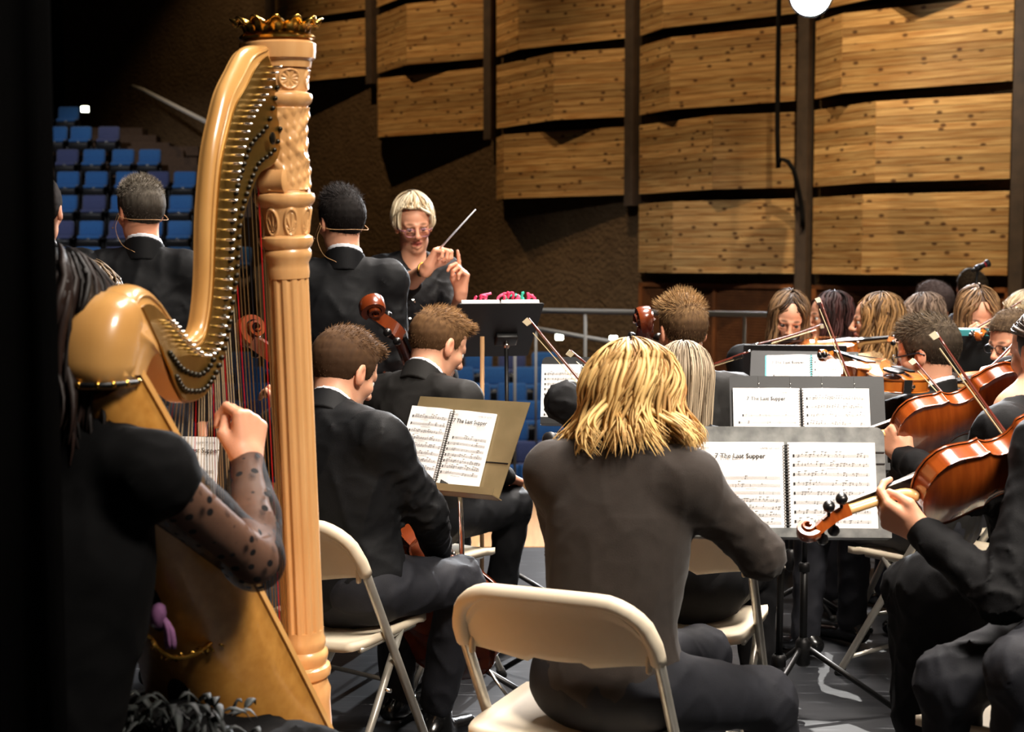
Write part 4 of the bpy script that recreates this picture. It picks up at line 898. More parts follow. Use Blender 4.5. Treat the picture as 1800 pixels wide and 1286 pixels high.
def fiddle(name, label, c, scroll_dir, top_n, L=.41, rib=.095, m=None, group=None, neckm=None, frets=None):
    m = m or M_var; X = nrm(scroll_dir); Z = nrm(np.asarray(top_n) - X * (np.asarray(top_n) @ X)); Y = np.cross(Z, X)
    root = thing(name, label, {'cello': 'cello', 'viola': 'viola', 'violin': 'violin'}.get(name, name), (0, 0, 0), group); ORG[root.name] = np.zeros(3)
    ox = np.array([p[0] for p in OUT]); ow = np.array([p[1] for p in OUT]); n = 61
    xs = -.5 * np.cos(np.linspace(0, math.pi, n)); xs = np.unique(np.r_[xs, -.098, -.112, .126, .118, -.088]); n = len(xs); ws = np.interp(xs, ox, ow)
    rz = rib / 2 * L; fr = np.linspace(-1, 1, 13); loc = lambda x, y, z: A(x * L, y * L, z)
    for nm, sg in (('top_plate', 1), ('back_plate', -1)):
        V = []; 
        for x, w in zip(xs, ws):
            for f in fr: V.append(loc(x * 1.006, f * (w + .006), sg * (rz + .0045 * L / .41 + .038 * L * (1 - abs(f) ** 2.4) ** 1.3 * (1 - (2 * abs(x)) ** 5) * min(1, w / .15))))
        k = len(fr); F1 = [(i * k + j, (i + 1) * k + j, (i + 1) * k + j + 1, i * k + j + 1) for i in range(n - 1) for j in range(k - 1)]
        nv = len(V)   # edge thickness
        rim = [i * k for i in range(n)] + [i * k + k - 1 for i in range(n - 1, -1, -1)]; V += [V[i] - A(0, 0, sg * .0048 * L / .41) for i in rim]; r = len(rim)
        F1 += [(rim[i], rim[(i + 1) % r], nv + (i + 1) % r, nv + i) for i in range(r)]
        if sg < 0: F1 = [q[::-1] for q in F1]
        mk(nm, V, F1, m, root, local=True)
    P = [(x, w * .965) for x, w in zip(xs * .985, ws)] + [(x, -w * .965) for x, w in zip(xs[::-1] * .985, ws[::-1])]; r = len(P)
    mk('ribs', [loc(x, y, -rz) for x, y in P] + [loc(x, y, rz) for x, y in P], [(i, (i + 1) % r, r + (i + 1) % r, r + i) for i in range(r)], m, root, local=True)
    u = L / .41; zt = rz + .006 * u; nl = .155 * u if L < .6 else .29
    # neck with heel, fingerboard, pegbox, scroll
    q = MB(); xe = .5 * L; q.tube(interp([A(xe - .004 * u, 0, -.004 * u), A(xe + .012 * u, 0, rz * .55), A(xe + .04 * u, 0, rz * 1.0), A(xe + nl, 0, rz * 1.25)], 16), [.013 * u] * 4 + [.0125 * u] * 12, 12, flat=(1, .75), up=(0, 1, 0)); q.build('neck', neckm or M_necw, root, True, True)
    MB().prism([(xe - .115 * u, -.020 * u), (xe + nl, -.0115 * u), (xe + nl, .0115 * u), (xe - .115 * u, .020 * u)], A(0, 0, zt + .012 * u), A(1, 0, 0), A(0, 1, 0), A(0, 0, 1), -.002, .006 * u).build('fingerboard', M_ebony, root, local=True)
    sx = xe + nl; zb = rz * 1.25
    pb = interp([A(sx - .004, 0, zb), A(sx + .03 * u, 0, zb - .004 * u), A(sx + .065 * u, 0, zb - .016 * u), A(sx + .088 * u, 0, zb - .026 * u)], 12); q = MB(); q.tube(pb, np.linspace(.0175, .0135, 12) * u, 4, flat=(1, 1.2), up=(0, 1, 0))
    pbx = q.build('pegbox', m, root, False, True)
    q = MB(); cs = A(sx + .100 * u, 0, zb - .014 * u); 
    for i in range(1):
        th = np.linspace(-2.2, 10.5, 70); rr = .0235 * u * np.exp(-.115 * (th + 2.2)); pts = np.stack([cs[0] + rr * np.cos(-th) * -1 * -1, np.zeros(70), cs[2] + rr * np.sin(th)], 1)
        wy = np.linspace(.011, .022, 70) * u; V = []
        for k in range(70):
            t = A(math.cos(th[k]), 0, math.sin(th[k])); ri = rr[k] * .46
            for (a, b) in ((-ri * .5, -1), (ri * .5, -1), (ri * .75, -.6), (ri * .75, .6), (ri * .5, 1), (-ri * .5, 1)): V.append(pts[k] + t * a + A(0, b * wy[k], 0))
        q.add(V, [(i * 6 + k, i * 6 + (k + 1) % 6, i * 6 + 6 + (k + 1) % 6, i * 6 + 6 + k) for i in range(69) for k in range(6)] + [tuple(range(6))[::-1], tuple(69 * 6 + k for k in range(6))])
    q.build('scroll', m, root, local=True, auto=45)
    for i, sy in enumerate((1, -1, 1, -1)):
        p = pb[2 + i * 2]; e_ = A(0, sy, .0); q = MB(); u0 = u; u = u if L < .6 else u * .62; q.tube([p - e_ * .016 * u, p + e_ * .030 * u], [.003 * u, .0038 * u], 8); q.lathe([(.0035 * u, .028 * u), (.006 * u, .031 * u), (.0120 * u, .038 * u), (.0135 * u, .045 * u), (.0105 * u, .052 * u), (.003 * u, .054 * u)], p, e_, 14); q.build('peg', M_ebony, root, True, True); u = u0
    MB().prism([(-.47 * L, -.011 * u), (-.2 * L, -.021 * u), (-.17 * L, 0), (-.2 * L, .021 * u), (-.47 * L, .011 * u)], A(0, 0, rz + .03 * u), A(1, 0, 0), A(0, 1, 0), A(0, 0, 1), 0, .006 * u).build('tailpiece', M_ebony, root, local=True)
    MB().prism([(-.024 * u, 0), (-.019 * u, .026 * u), (0, .034 * u), (.019 * u, .026 * u), (.024 * u, 0)], A(-.02 * L, 0, rz + .016 * u), A(0, 1, 0), A(0, 0, 1), A(1, 0, 0), -.002 * u, .002 * u).build('bridge', M_necw, root, local=True)
    for i in range(4):
        y = (-.009 + .006 * i) * u; MB().tube([A(-.19 * L, y * 1.1, rz + .036 * u), A(-.02 * L, y * 1.6, rz + .048 * u), A(sx, y * .7, zb + .012 * u), pb[2 + i * 2]], .0006 * u, 4).build('string', M_chrome, root, local=True)
    if L < .6:
        f = Field(); f.ell(A(-.40 * L, .075 * L * 2, rz + .028), A(.045, .032, .008), None, .0); v, fq = f.mesh(.004); mk('chin_rest', v, fq, M_ebony, root, local=True)
        MB().box((-.5 * L - .003, .06 * L, 0), (.003, .03, rib * L * 1.25), None, .001).box((-.5 * L - .003, .0, 0), (.006, .012, .012), None, .003).build('chin_rest_clamp', M_chrome, root, local=True)
    else:
        MB().tube([A(-.5 * L, 0, 0), A(-.5 * L - .28, 0, 0)], .005, 8).build('endpin', M_chrome, root, True, True)
    root.matrix_world = Matrix(((X[0], Y[0], Z[0], c[0]), (X[1], Y[1], Z[1], c[1]), (X[2], Y[2], Z[2], c[2]), (0, 0, 0, 1)))
    return root
def bow(label, tip, frog, hair_side, group='string bows', L=None):
    tip, frog = np.asarray(tip, float), np.asarray(frog, float); d = nrm(frog - tip); hs = nrm(np.asarray(hair_side) - d * (np.asarray(hair_side) @ d)); w = np.cross(d, hs); L = np.linalg.norm(frog - tip)
    r = thing('bow', label, 'bow', tuple(tip), group)
    ts = np.linspace(0, 1, 14); MB().tube([tip + d * L * t + hs * (.007 * math.sin(math.pi * t)) for t in ts], np.linspace(.0032, .0048, 14), 8).build('stick', M_stick, r, True)
    MB().box(tip + d * (L * .5 + .005) + hs * .015, (L - .06, .0105, .0016), (d, w, hs)).build('bow_hair', M_cream, r)
    MB().add([tip - d * .004 + w * .004, tip - d * .004 - w * .004, tip + d * .014 + w * .004, tip + d * .014 - w * .004, tip + d * -.004 + hs * .017 + w * .004, tip - d * .004 + hs * .017 - w * .004, tip + d * .012 + hs * .015 + w * .004, tip + d * .012 + hs * .015 - w * .004],
             [(0, 1, 3, 2), (4, 6, 7, 5), (0, 4, 5, 1), (2, 3, 7, 6), (0, 2, 6, 4), (1, 5, 7, 3)]).build('head_plate', M_ivory, r)
    MB().box(frog - d * .045 + hs * .010, (.045, .011, .016), (d, w, hs), .003).build('frog', M_ebony, r); MB().tube([frog - d * .01, frog + d * .012], .0048, 8).build('screw', M_chrome, r, True)
    return r
# ---- white folding chair
M_chairw = mat('white_chair_plastic', srgb(226, 214, 192), .5, var=(5, srgb(214, 200, 176), .3), bump=(300, .08, .001)); M_tube = mat('silver_tube', srgb(196, 192, 182), .32, .55, var=(8, srgb(170, 166, 156)))
M_rubber = mat('rubber', srgb(30, 30, 30), .8)
def make_chair():
    t = thing('folding_chair', 'x', 'chair'); ORG[t.name] = np.zeros(3); HW = .215
    sl = lambda z, x=HW: A(x, .215 - .475 * (z / .79), z)
    pts = [sl(.0)] + [sl(z) for z in (.2, .45, .58, .62)]; arc = []
    R_ = .10
    for k in range(9): a = math.pi / 2 * k / 8; q = sl(.758 - R_ + R_ * math.sin(a)); arc.append(A(HW - R_ + R_ * math.cos(a), q[1], q[2]))
    right = pts[:-1] + arc; full = right + [p * A(-1, 1, 1) for p in right[::-1]]
    F_ = interp(full, 90); MB().tube(F_, .0125, 10, up=(0, 1, 0)).build('frame_tube', M_tube, t, True, True)
    # moulded back: curved panel with a thick rolled top rim
    V = []; nx, nz = 25, 12; zlo, zhi = .612, .758
    for sgn in (1, -1):
        for i in range(nx):
            x = -1 + 2 * i / (nx - 1); zt = zhi + .004 - (.10 * max(0, abs(x) - .54) / .46) ** 1 * (max(0, abs(x) - .54) / .46) ** 1.2; zb = zlo + .022 * (abs(x) > .92) + (.014 if abs(x) < .28 else 0) - .012 * math.cos(x * 3.1) 
            for j in range(nz):
                f = j / (nz - 1); z = zb + (zt - zb) * f; q = sl(z); bow_ = -.020 * (1 - x * x); edge = .006 + .007 * (f > .9) + .004 * (abs(x) > .93)
                V.append(A(x * (HW - .006), q[1] + .004 + bow_ * (1 - f * .75) - sgn * edge, z))
    Fq = []; o2 = nx * nz
    for i in range(nx - 1):
        for j in range(nz - 1): a = i * nz + j; Fq += [(a, a + nz, a + nz + 1, a + 1), (o2 + a, o2 + a + 1, o2 + a + nz + 1, o2 + a + nz)]
    rim = [i * nz for i in range(nx)] + [(nx - 1) * nz + j for j in range(1, nz)] + [i * nz + nz - 1 for i in range(nx - 2, -1, -1)] + [j for j in range(nz - 2, 0, -1)]; r = len(rim)
    Fq += [(rim[i], o2 + rim[i], o2 + rim[(i + 1) % r], rim[(i + 1) % r]) for i in range(r)]
    mk('backrest', V, Fq, M_chairw, t, local=True)
    cap_ = [p for p in F_ if p[2] > .62]; MB().tube([p + A(0, -.002, .006 if p[2] > .7 else 0) for p in cap_], .0175, 10, up=(0, 1, 0)).build('back_rim', M_chairw, t, True, True)
    for sx in (-1, 1):
        MB().box((sx * .196, sl(.65)[1] + .004, .65), (.012, .016, .08), None, .005).build('back_clip', M_chairw, t, True, True)
    V = []; nx, ny = 15, 15
    for lv in (0, -.022):
        for i in range(nx):
            for j in range(ny):
                x = -1 + 2 * i / (nx - 1); y = -1 + 2 * j / (ny - 1); rx = 1 - .13 * max(0, abs(y) - .6) ** 2 * 3; V.append(A(x * .205 * rx, .0 + y * .20, .452 + lv - .012 * (1 - x * x) * (1 - y * y) + .008 * abs(x) ** 8 - .008 * (y > .85)))
    o2 = nx * ny; Fq = []
    for i in range(nx - 1):
        for j in range(ny - 1): a = i * ny + j; Fq += [(a, a + ny, a + ny + 1, a + 1), (o2 + a, o2 + a + 1, o2 + a + ny + 1, o2 + a + ny)]
    rim = [i * ny for i in range(nx)] + [(nx - 1) * ny + j for j in range(1, ny)] + [i * ny + ny - 1 for i in range(nx - 2, -1, -1)] + [j for j in range(ny - 2, 0, -1)]; r = len(rim)
    Fq += [(rim[i], o2 + rim[i], o2 + rim[(i + 1) % r], rim[(i + 1) % r]) for i in range(r)]
    mk('seat', V, Fq, M_chairw, t, local=True)
    for sx in (-1, 1):
        MB().tube([A(sx * .196, .045, .44), A(sx * .196, -.10, .24), A(sx * .196, -.285, .012)], .011, 8).build('rear_leg', M_tube, t, True, True)
        MB().tube([A(sx * .196, -.17, .435), A(sx * .196, .12, .435)], .008, 6).build('seat_rail', M_tube, t, True, True)
        MB().tube([sl(.03, sx * HW), sl(.0, sx * HW)], .0155, 8).build('foot_cap', M_rubber, t, True, True); MB().tube([A(sx * .196, -.265, .035), A(sx * .196, -.285, .0)], .014, 8).build('foot_cap', M_rubber, t, True, True)
        MB().tube([A(sx * .19, -.055, .30), A(sx * .222, -.055, .30)], .006, 8).build('rivet', M_chrome, t, True, True)
    MB().tube([sl(.07, -HW), sl(.07, HW)], .008, 8).build('front_stretcher', M_tube, t, True, True); MB().tube([A(-.196, -.235, .07), A(.196, -.235, .07)], .008, 8).build('rear_stretcher', M_tube, t, True, True)
    return t
chair_proto = make_chair(); chair_used = []
def chair(label, x, y, f):
    o = chair_proto if not chair_used else copy_tree(chair_proto); chair_used.append(1); f = nrm(A(f[0], f[1], 0)); o.location = (x, y, 0); o.rotation_euler = (0, 0, math.atan2(-f[0], f[1])); o['label'] = label; o['group'] = 'white folding chairs'; return o
def chair_under(label, pelvis, f, back=.02):
    f = nrm(A(f[0], f[1], 0)); return chair(label, pelvis[0] + f[0] * back, pelvis[1] + f[1] * back, f)
# ---- music stands
M_stand = mat('stand_black', srgb(34, 36, 38), .5, .2, var=(14, srgb(28, 29, 31), .3), bump=(200, .1, .001)); M_stand_grey = mat('stand_worn_grey', srgb(124, 126, 124), .45, .2, var=(26, srgb(88, 90, 90), .16), bump=(180, .15, .001)); M_stand_sheen = mat('stand_painted_sheen', srgb(150, 132, 98), .4, .25, var=(5, srgb(104, 90, 62), .3), bump=(140, .12, .001))  # cellists' stand: glare on flat black metal is painted in as tan
def rrect(w, h, r, n=5):
    P = []
    for cx, cy, a0 in ((w / 2 - r, h / 2 - r, 0), (-w / 2 + r, h / 2 - r, 90), (-w / 2 + r, -h / 2 + r, 180), (w / 2 - r, -h / 2 + r, 270)):
        for k in range(n + 1): a = math.radians(a0 + 90 * k / n); P.append((cx + r * math.cos(a), cy + r * math.sin(a)))
    return P
def music_stand(label, c, yaw_n, tilt, w, h, m, style='plain', base_dir=0.0, floor=0.0, corner=.02, pole_x=0.0, legs=True):
    """c: centre of the desk; yaw_n: horizontal direction its front faces; tilt: lean back in degrees"""
    f = nrm(A(yaw_n[0], yaw_n[1], 0)); t = math.radians(tilt); N = f * math.cos(t) + A(0, 0, math.sin(t)); U = A(0, 0, math.cos(t)) - f * math.sin(t); R = np.cross(U, N); c = np.asarray(c, float)
    root = thing('music_stand', label, 'music stand', (c[0] - f[0] * .06, c[1] - f[1] * .06, floor), 'music stands')
    if style == 'trapezoid': poly = [(-w * .47, h / 2), (w * .56, h / 2), (w * .46, -h / 2), (-w * .54, -h / 2)]
    else: poly = rrect(w, h, corner)
    dk = MB().prism(poly, c, R, U, N, -.003, 0).build('desk', m, root)
    tw = w * .98; tr = MB(); tr.box(c - U * (h / 2 - .002) + N * .028, (tw, .058, .003), (R, N, U)); tr.box(c - U * (h / 2 - .012) + N * .057, (tw, .003, .022), (R, N, U)); tr.build('tray', m if style != 'plain' else M_stand, root)
    if style == 'ribbed':
        for dy in (.09, .062): MB().box(c + U * (h / 2 - dy) + N * .0012, (w * .995, .004, .004), (R, N, U), .001).build('desk_rib', M_black, root)
    if style in ('hinged', 'trapezoid'):
        for dx in ((-.31, -.105, .1, .31) if style == 'hinged' else ()):
            MB().box(c + R * (w * dx) + N * .0008, (.0018, .0018, h * .98), (R, N, U)).build('seam', M_black, root)
            for dz in (.008, .022): MB().lathe([(.0028, 0), (.0022, .002), (.0004, .0026)], c + R * (w * dx) + U * (h / 2 - .018 - dz) + N * .0005, N, 8).build('rivet', M_chrome, root, True)
        if style == 'trapezoid':
            MB().box(c - U * (h * .13) + R * (w * .36) + N * .001, (w * .24, .003, .003), (R, N, U)).build('hinge', M_black, root); MB().box(c - U * (h / 2 - .02) + R * .0 + N * .03, (.003, .05, .03), (R, N, U)).build('tray_divider', M_black, root)
    pt = c - N * .02 - U * (h * .12) + R * pole_x; pb = A(pt[0] - f[0] * .02, pt[1] - f[1] * .02, floor)
    MB().box(c - N * .015 - U * (h * .12) + R * pole_x, (.09, .024, .06), (R, N, U), .006).build('bracket', M_black, root, True); MB().ball(pt - A(0, 0, .02), .014, n=10).build('tilt_knob', M_chrome, root, True)
    zc = floor + (pt[2] - floor) * .52
    MB().tube([pt - A(0, 0, .01), A(pb[0], pb[1], zc)], .0085, 10).build('inner_pole', M_chrome if style == 'trapezoid' else M_black, root, True); MB().tube([A(pb[0], pb[1], zc + .02), A(pb[0], pb[1], floor + .17)], .0125, 10).build('outer_pole', M_black, root, True)
    MB().lathe([(.0125, -.012), (.018, -.01), (.018, .014), (.0125, .02)], A(pb[0], pb[1], zc), A(0, 0, 1), 12).build('clutch', M_black, root, True)
    hub = A(pb[0], pb[1], floor + .20); MB().lathe([(.014, -.06), (.024, -.05), (.024, .02), (.0135, .035)], hub, A(0, 0, 1), 12).build('hub', M_black, root, True)
    for k in range(3):
        a = base_dir + k * 2 * math.pi / 3; d = A(math.cos(a), math.sin(a), 0); MB().tube([hub + d * .015, A(pb[0], pb[1], floor + .012) + d * .30], .0095, 8).build('leg', M_black, root, True); MB().ball(A(pb[0], pb[1], floor + .012) + d * .305, .012, n=8).build('leg_tip', M_rubber, root, True)
    return dict(root=root, c=c, R=R, U=U, N=N, w=w, h=h)
# ---- spiral-bound score
M_paper = mat('score_paper', srgb(240, 239, 238), .75, var=(3, srgb(232, 231, 230))); M_ink = mat('score_ink', srgb(30, 29, 29), .8); M_inkl = mat('score_ink_staff', srgb(96, 94, 92), .8); M_coil = mat('black_coil', srgb(18, 18, 20), .35); M_cover = mat('teal_cover', srgb(80, 178, 186), .5)
def text_mesh(name, body, size, o, R, U, N, parent, m, align='CENTER', bold=.0):
    cu = bpy.data.curves.new(name, 'FONT'); cu.body = body; cu.size = size; cu.align_x = align; cu.resolution_u = 2; cu.offset = bold
    ob = bpy.data.objects.new(name, cu); COL.objects.link(ob); dg = bpy.context.evaluated_depsgraph_get(); me = bpy.data.meshes.new_from_object(ob.evaluated_get(dg)); co = np.zeros(len(me.vertices) * 3); me.vertices.foreach_get('co', co); co = co.reshape(-1, 3)
    faces = [tuple(p.vertices) for p in me.polygons]; bpy.data.objects.remove(ob); bpy.data.meshes.remove(me)
    return mk(name, o + np.outer(co[:, 0], R) + np.outer(co[:, 1], U), faces, m, parent, False)
def score(label, st, title_side='left', voice='Viola', dx=0.0, dy=0.0, pw=.213, ph=.275, seed=1, lines=7, cover=None, scale=1.0, rot=0.0):
    R, U, N = st['R'], st['U'], st['N']; rg = np.random.default_rng(seed); pw *= scale; ph *= scale
    if rot: R, U = R * math.cos(rot) + U * math.sin(rot), U * math.cos(rot) - R * math.sin(rot)
    c = st['c'] + R * dx + U * (-st['h'] / 2 + ph / 2 + .003 + dy) + N * .004
    root = thing('music_score', label, 'score', tuple(c), 'spiral bound scores')
    if cover is not None: MB().box(c - N * .0025, (2 * pw + .012, ph + .006, .003), (R, U, N)).build('cover', cover, root)
    for sg, nm in ((-1, 'left'), (1, 'right')):
        V = []; n = 9
        for lv in (0, .006):
            for i in range(n):
                a = i / (n - 1); x = sg * (.004 + a * (pw - .004)); z = lv + (.004 * math.sin(min(1, a * 1.6) * math.pi) if lv else 0)
                V += [c + R * x - U * ph / 2 + N * z, c + R * x + U * ph / 2 + N * z]
        Fq = []; o2 = 2 * n
        for i in range(n - 1): a = 2 * i; Fq += [(a, a + 2, a + 3, a + 1)[::-1 if sg > 0 else 1], (o2 + a, o2 + a + 2, o2 + a + 3, o2 + a + 1)[::1 if sg > 0 else -1]]
        for a, b in ((0, 1), (2 * n - 2, 2 * n - 1)): Fq.append((a, b, o2 + b, o2 + a))
        Fq.append(tuple(range(0, 2 * n, 2)) + tuple(range(o2 + 2 * n - 2, o2 - 1, -2))); Fq.append(tuple(range(1, 2 * n, 2)) + tuple(range(o2 + 2 * n - 1, o2, -2)))
        pg = mk('page', V, Fq, M_paper, root, False)
        zf = lambda x: .0066 + .004 * math.sin(min(1, abs(x) / pw * 1.6) * math.pi)
        st_l = MB(); nt = MB(); titled = (nm == title_side)
        def q(mb, x, y, w_, h_):
            o = c + R * x + U * y + N * (zf(x) + .0003); o2_ = c + R * (x + w_) + U * y + N * (zf(x + w_) + .0003); mb.add([o, o2_, o2_ + U * h_, o + U * h_], [(0, 1, 2, 3)])
        y0 = ph / 2 - (.085 if titled else .03) * scale; nlines = lines if titled else lines + 1; dyl = (y0 + ph / 2 - .02 * scale) / nlines; xl = sg * pw * .5 - pw * .43
        for r in range(nlines):
            yy = y0 - r * dyl; x0 = xl + (.012 if r == 0 and titled else 0); wd = pw * .86 - (x0 - xl)
            for k in range(5):
                for j in range(6): q(st_l, x0 + wd * j / 6, yy - k * .0017 * scale, wd / 6, .00045 * scale)
            q(nt, x0 + .001, yy - .0068 * scale, .004 * scale, .0068 * scale)
            x = x0 + .012; dens = (.15 if titled and r < 3 else rg.uniform(.45, .95))
            while x < x0 + wd - .006:
                if rg.random() < dens:
                    yn = yy - .0017 * scale * rg.integers(0, 5); q(nt, x, yn - .0007, .0022 * scale, .0016 * scale); q(nt, x + .0018, yn, .0005, .007 * scale)
                    if rg.random() < .5: q(nt, x, yn + .0065 * scale, .007, .0012 * scale)
                if rg.random() < .12: q(nt, x + .004, yy - .0068 * scale, .0005, .0068 * scale)
                x += rg.uniform(.006, .010)
            if rg.random() < .5: q(nt, x0 + rg.uniform(.02, wd * .6), yy - .012 * scale, rg.uniform(.01, .04), .0006)
        st_l.build('staff_lines', M_inkl, pg); nt.build('notes', M_ink, pg)
        if titled:
            cx = sg * pw * .5; text_mesh('title', '7 The Last Supper', .0165 * scale, c + R * (cx - .004) + U * (ph / 2 - .040 * scale) + N * .0118, R, U, N, pg, M_ink, bold=.0003)
            text_mesh('voice_name', voice, .0085 * scale, c + R * (cx - pw * .45) + U * (ph / 2 - .018 * scale) + N * .0118, R, U, N, pg, M_inkl, 'LEFT'); text_mesh('work_name', 'LAMB OF GOD', .0075 * scale, c + R * (cx + pw * .44) + U * (ph / 2 - .018 * scale) + N * .0118, R, U, N, pg, M_inkl, 'RIGHT')
    for k in range(int(30 * scale) + 1):
        o = c + U * (-ph / 2 + .008 + (ph - .016) * k / (int(30 * scale))) + N * .006
        MB().tube([o + R * (.0075 * math.cos(a)) + N * (.0075 * math.sin(a)) + U * .0015 * math.cos(a) for a in np.arange(10) * 2 * math.pi / 10], .0011, 5, closed=True).build('coil_ring', M_coil, root, True)
    return root
# ------------------------------------------------------------------ the players nearest the camera
BLOND0, BLOND1 = A(*srgb(150, 100, 48)), A(*srgb(250, 212, 140)); BR0, BR1 = A(*srgb(58, 40, 26)), A(*srgb(120, 88, 56)); DK0, DK1 = A(*srgb(22, 17, 15)), A(*srgb(60, 46, 38)); ASH0, ASH1 = A(*srgb(96, 80, 62)), A(*srgb(216, 196, 166))
GR0, GR1 = A(*srgb(70, 62, 54)), A(*srgb(190, 180, 166))
# blonde viola player in the middle
bf = A(.42, .91, 0)
B = person('woman with wavy blonde bob in a dark brown jacket seated on the front chair', at(1108, 714, 3.12), A(-.12, .95, -.22), bf, at(1072, 1185, 3.0), shw=.30, neck=at(1092, 800, 3.05), s=.97, fem=True,
    arms=[(at(1000, 985, 3.28), at(1090, 905, 3.52)), (at(1338, 975, 3.02), at(1288, 905, 3.34))], hands=[None, (A(-.35, .9, .25), A(.1, -.3, -1), (.5, .55, .6, .7), .5)],
    legs=[(at(1235, 1150, 3.42), at(1235, 1400, 3.5)), (at(1345, 1228, 3.12), at(1390, 1450, 3.25))], top=M_brown, bottom=M_trouser, collar='shirt', h=.0065, girth=.98, wr=.7)
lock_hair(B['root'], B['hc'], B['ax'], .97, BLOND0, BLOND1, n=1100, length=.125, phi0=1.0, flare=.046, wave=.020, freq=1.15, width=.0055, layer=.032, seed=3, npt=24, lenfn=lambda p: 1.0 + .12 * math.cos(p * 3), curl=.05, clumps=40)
ch = at(953, 1046, 2.80); cf = A(.40, .917, 0); chair('white folding chair in the foreground under the blonde woman', ch[0] + cf[0] * .26, ch[1] + cf[1] * .26, cf)
# long haired girl beyond her
gf = A(.35, .94, 0); hc = at(1200, 680, 3.98); pv, lg = sit(hc, gf, .06, .02)
G = person('girl with very long straight ash blonde hair seated behind the blonde woman', hc, A(.05, .96, -.25), gf, pv, shw=.26, s=.93, fem=True, arms=[(at(990, 705, 4.08), at(1075, 690, 4.35)), (at(1310, 880, 4.05), at(1262, 812, 4.18))], hands=[(A(.7, .5, .1), A(0, .5, -.8), (.6, .6, .6, .6), .5), None],
    legs=lg, top=M_blackcloth, bottom=M_blackcloth, collar='shirt')
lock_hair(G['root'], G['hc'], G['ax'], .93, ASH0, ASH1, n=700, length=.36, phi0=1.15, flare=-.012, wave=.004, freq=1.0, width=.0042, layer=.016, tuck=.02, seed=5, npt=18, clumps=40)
chair_under('white folding chair under the long haired girl', pv - A(0, .03, 0), gf)
# cellist nearest the harp
c1f = A(.55, .83, 0)
C1 = person('young man in black suit with short brown hair playing cello beside the harp', at(604, 655, 3.95), A(.62, .70, -.42), c1f, at(615, 1015, 3.84), shw=.345, neck=at(578, 735, 3.86), brow=BR0,
    arms=[(at(498, 800, 4.02), at(492, 742, 4.28)), (at(752, 900, 3.86), at(772, 972, 4.08))], hands=[(A(-.1, .35, 1), A(-.6, .6, .1), (.75, .7, .7, .7), .7), (A(.3, .7, -.45), A(-.2, .2, -1), (.6, .65, .65, .7), .6)],
    legs=[(at(690, 985, 4.28), at(700, 1215, 4.35)), (at(808, 1022, 4.02), at(770, 1232, 4.12))], h=.0075)
short_hair(C1['root'], C1['hc'], C1['ax'], 1.0, BR0, BR1, thick=.009, top=.012, nspk=6000, spl=.013, seed=11, quiff=.6)
ch = at(500, 898, 3.62); chair('white folding chair under the cellist beside the harp', at(560, 1020, 3.84)[0] + .03, 3.84, A(.42, .91, 0))
# second cellist
c2f = A(.6, .8, 0)
C2 = person('young man in charcoal suit with light brown hair reading from the bronze stand', at(768, 608, 4.85), A(.72, .58, -.40), c2f, at(722, 900, 4.78), shw=.345, neck=at(742, 676, 4.78), s=1.05, brow=BR0, top=M_suit2,  # that stand is black metal, its bronze is painted sheen
    arms=[(at(650, 760, 4.95), at(690, 690, 5.15)), (at(826, 800, 4.86), at(886, 836, 5.05))], hands=[None, (A(.35, .75, -.25), A(-.2, .2, -1), (.7, .75, .75, .75), .6)],
    legs=[(at(800, 880, 5.25), at(800, 1080, 5.25)), (at(902, 888, 5.1), at(872, 1090, 5.12))], bottom=M_suit)
short_hair(C2['root'], C2['hc'], C2['ax'], 1.0, A(*srgb(72, 50, 30)), A(*srgb(168, 128, 84)), thick=.010, top=.016, nspk=6000, spl=.02, seed=12, quiff=1.0)
chair_under('white folding chair hidden under the cellist in the charcoal suit', C2['pelvis'], c2f)
# third cellist, seen from behind
c3f = A(-.15, .99, 0); hc = at(1200, 585, 4.9); pv, lg = sit(hc, c3f, .05)
C3 = person('young man with swept sandy hair and a dark jacket seen from straight behind', hc, A(-.28, .95, -.08), c3f, pv, shw=.345, top=M_suit2, collar='shirt', arms=[(at(1090, 790, 5.0), at(1110, 740, 5.25)), (at(1320, 770, 5.0), at(1340, 800, 5.3))], hands=[None, None], legs=lg)
short_hair(C3['root'], C3['hc'], C3['ax'], 1.0, A(*srgb(64, 46, 30)), A(*srgb(190, 150, 100)), thick=.007, top=.022, nspk=6000, spl=.024, seed=13, quiff=-1.0, flow_fwd=-.1)
chair_under('white folding chair hidden under the sandy haired man', pv, c3f)
# man with glasses and violin
mf = A(-.62, .78, 0); hc = at(1630, 622, 4.85); pv, lg = sit(hc, mf, .05)
MG = person('man in charcoal suit and black glasses playing violin in profile', hc, A(-.80, .56, -.20), mf, pv, shw=.35, top=M_suit2, brow=DK0, arms=[(at(1500, 745, 4.9), at(1440, 700, 5.15)), (at(1735, 800, 4.75), at(1560, 760, 4.75))], hands=[None, (A(-.8, .3, .3), A(0, -.3, -1), (.7, .7, .7, .7), .6)], legs=lg)
short_hair(MG['root'], MG['hc'], MG['ax'], 1.02, A(*srgb(40, 32, 24)), A(*srgb(120, 104, 84)), thick=.012, top=.013, nspk=8000, spl=.02, seed=14, nape=-.075)
glasses(MG['root'], MG['hc'], MG['ax'], 1.0, M_frame); chair_under('white folding chair hidden under the man with black glasses', pv, mf)
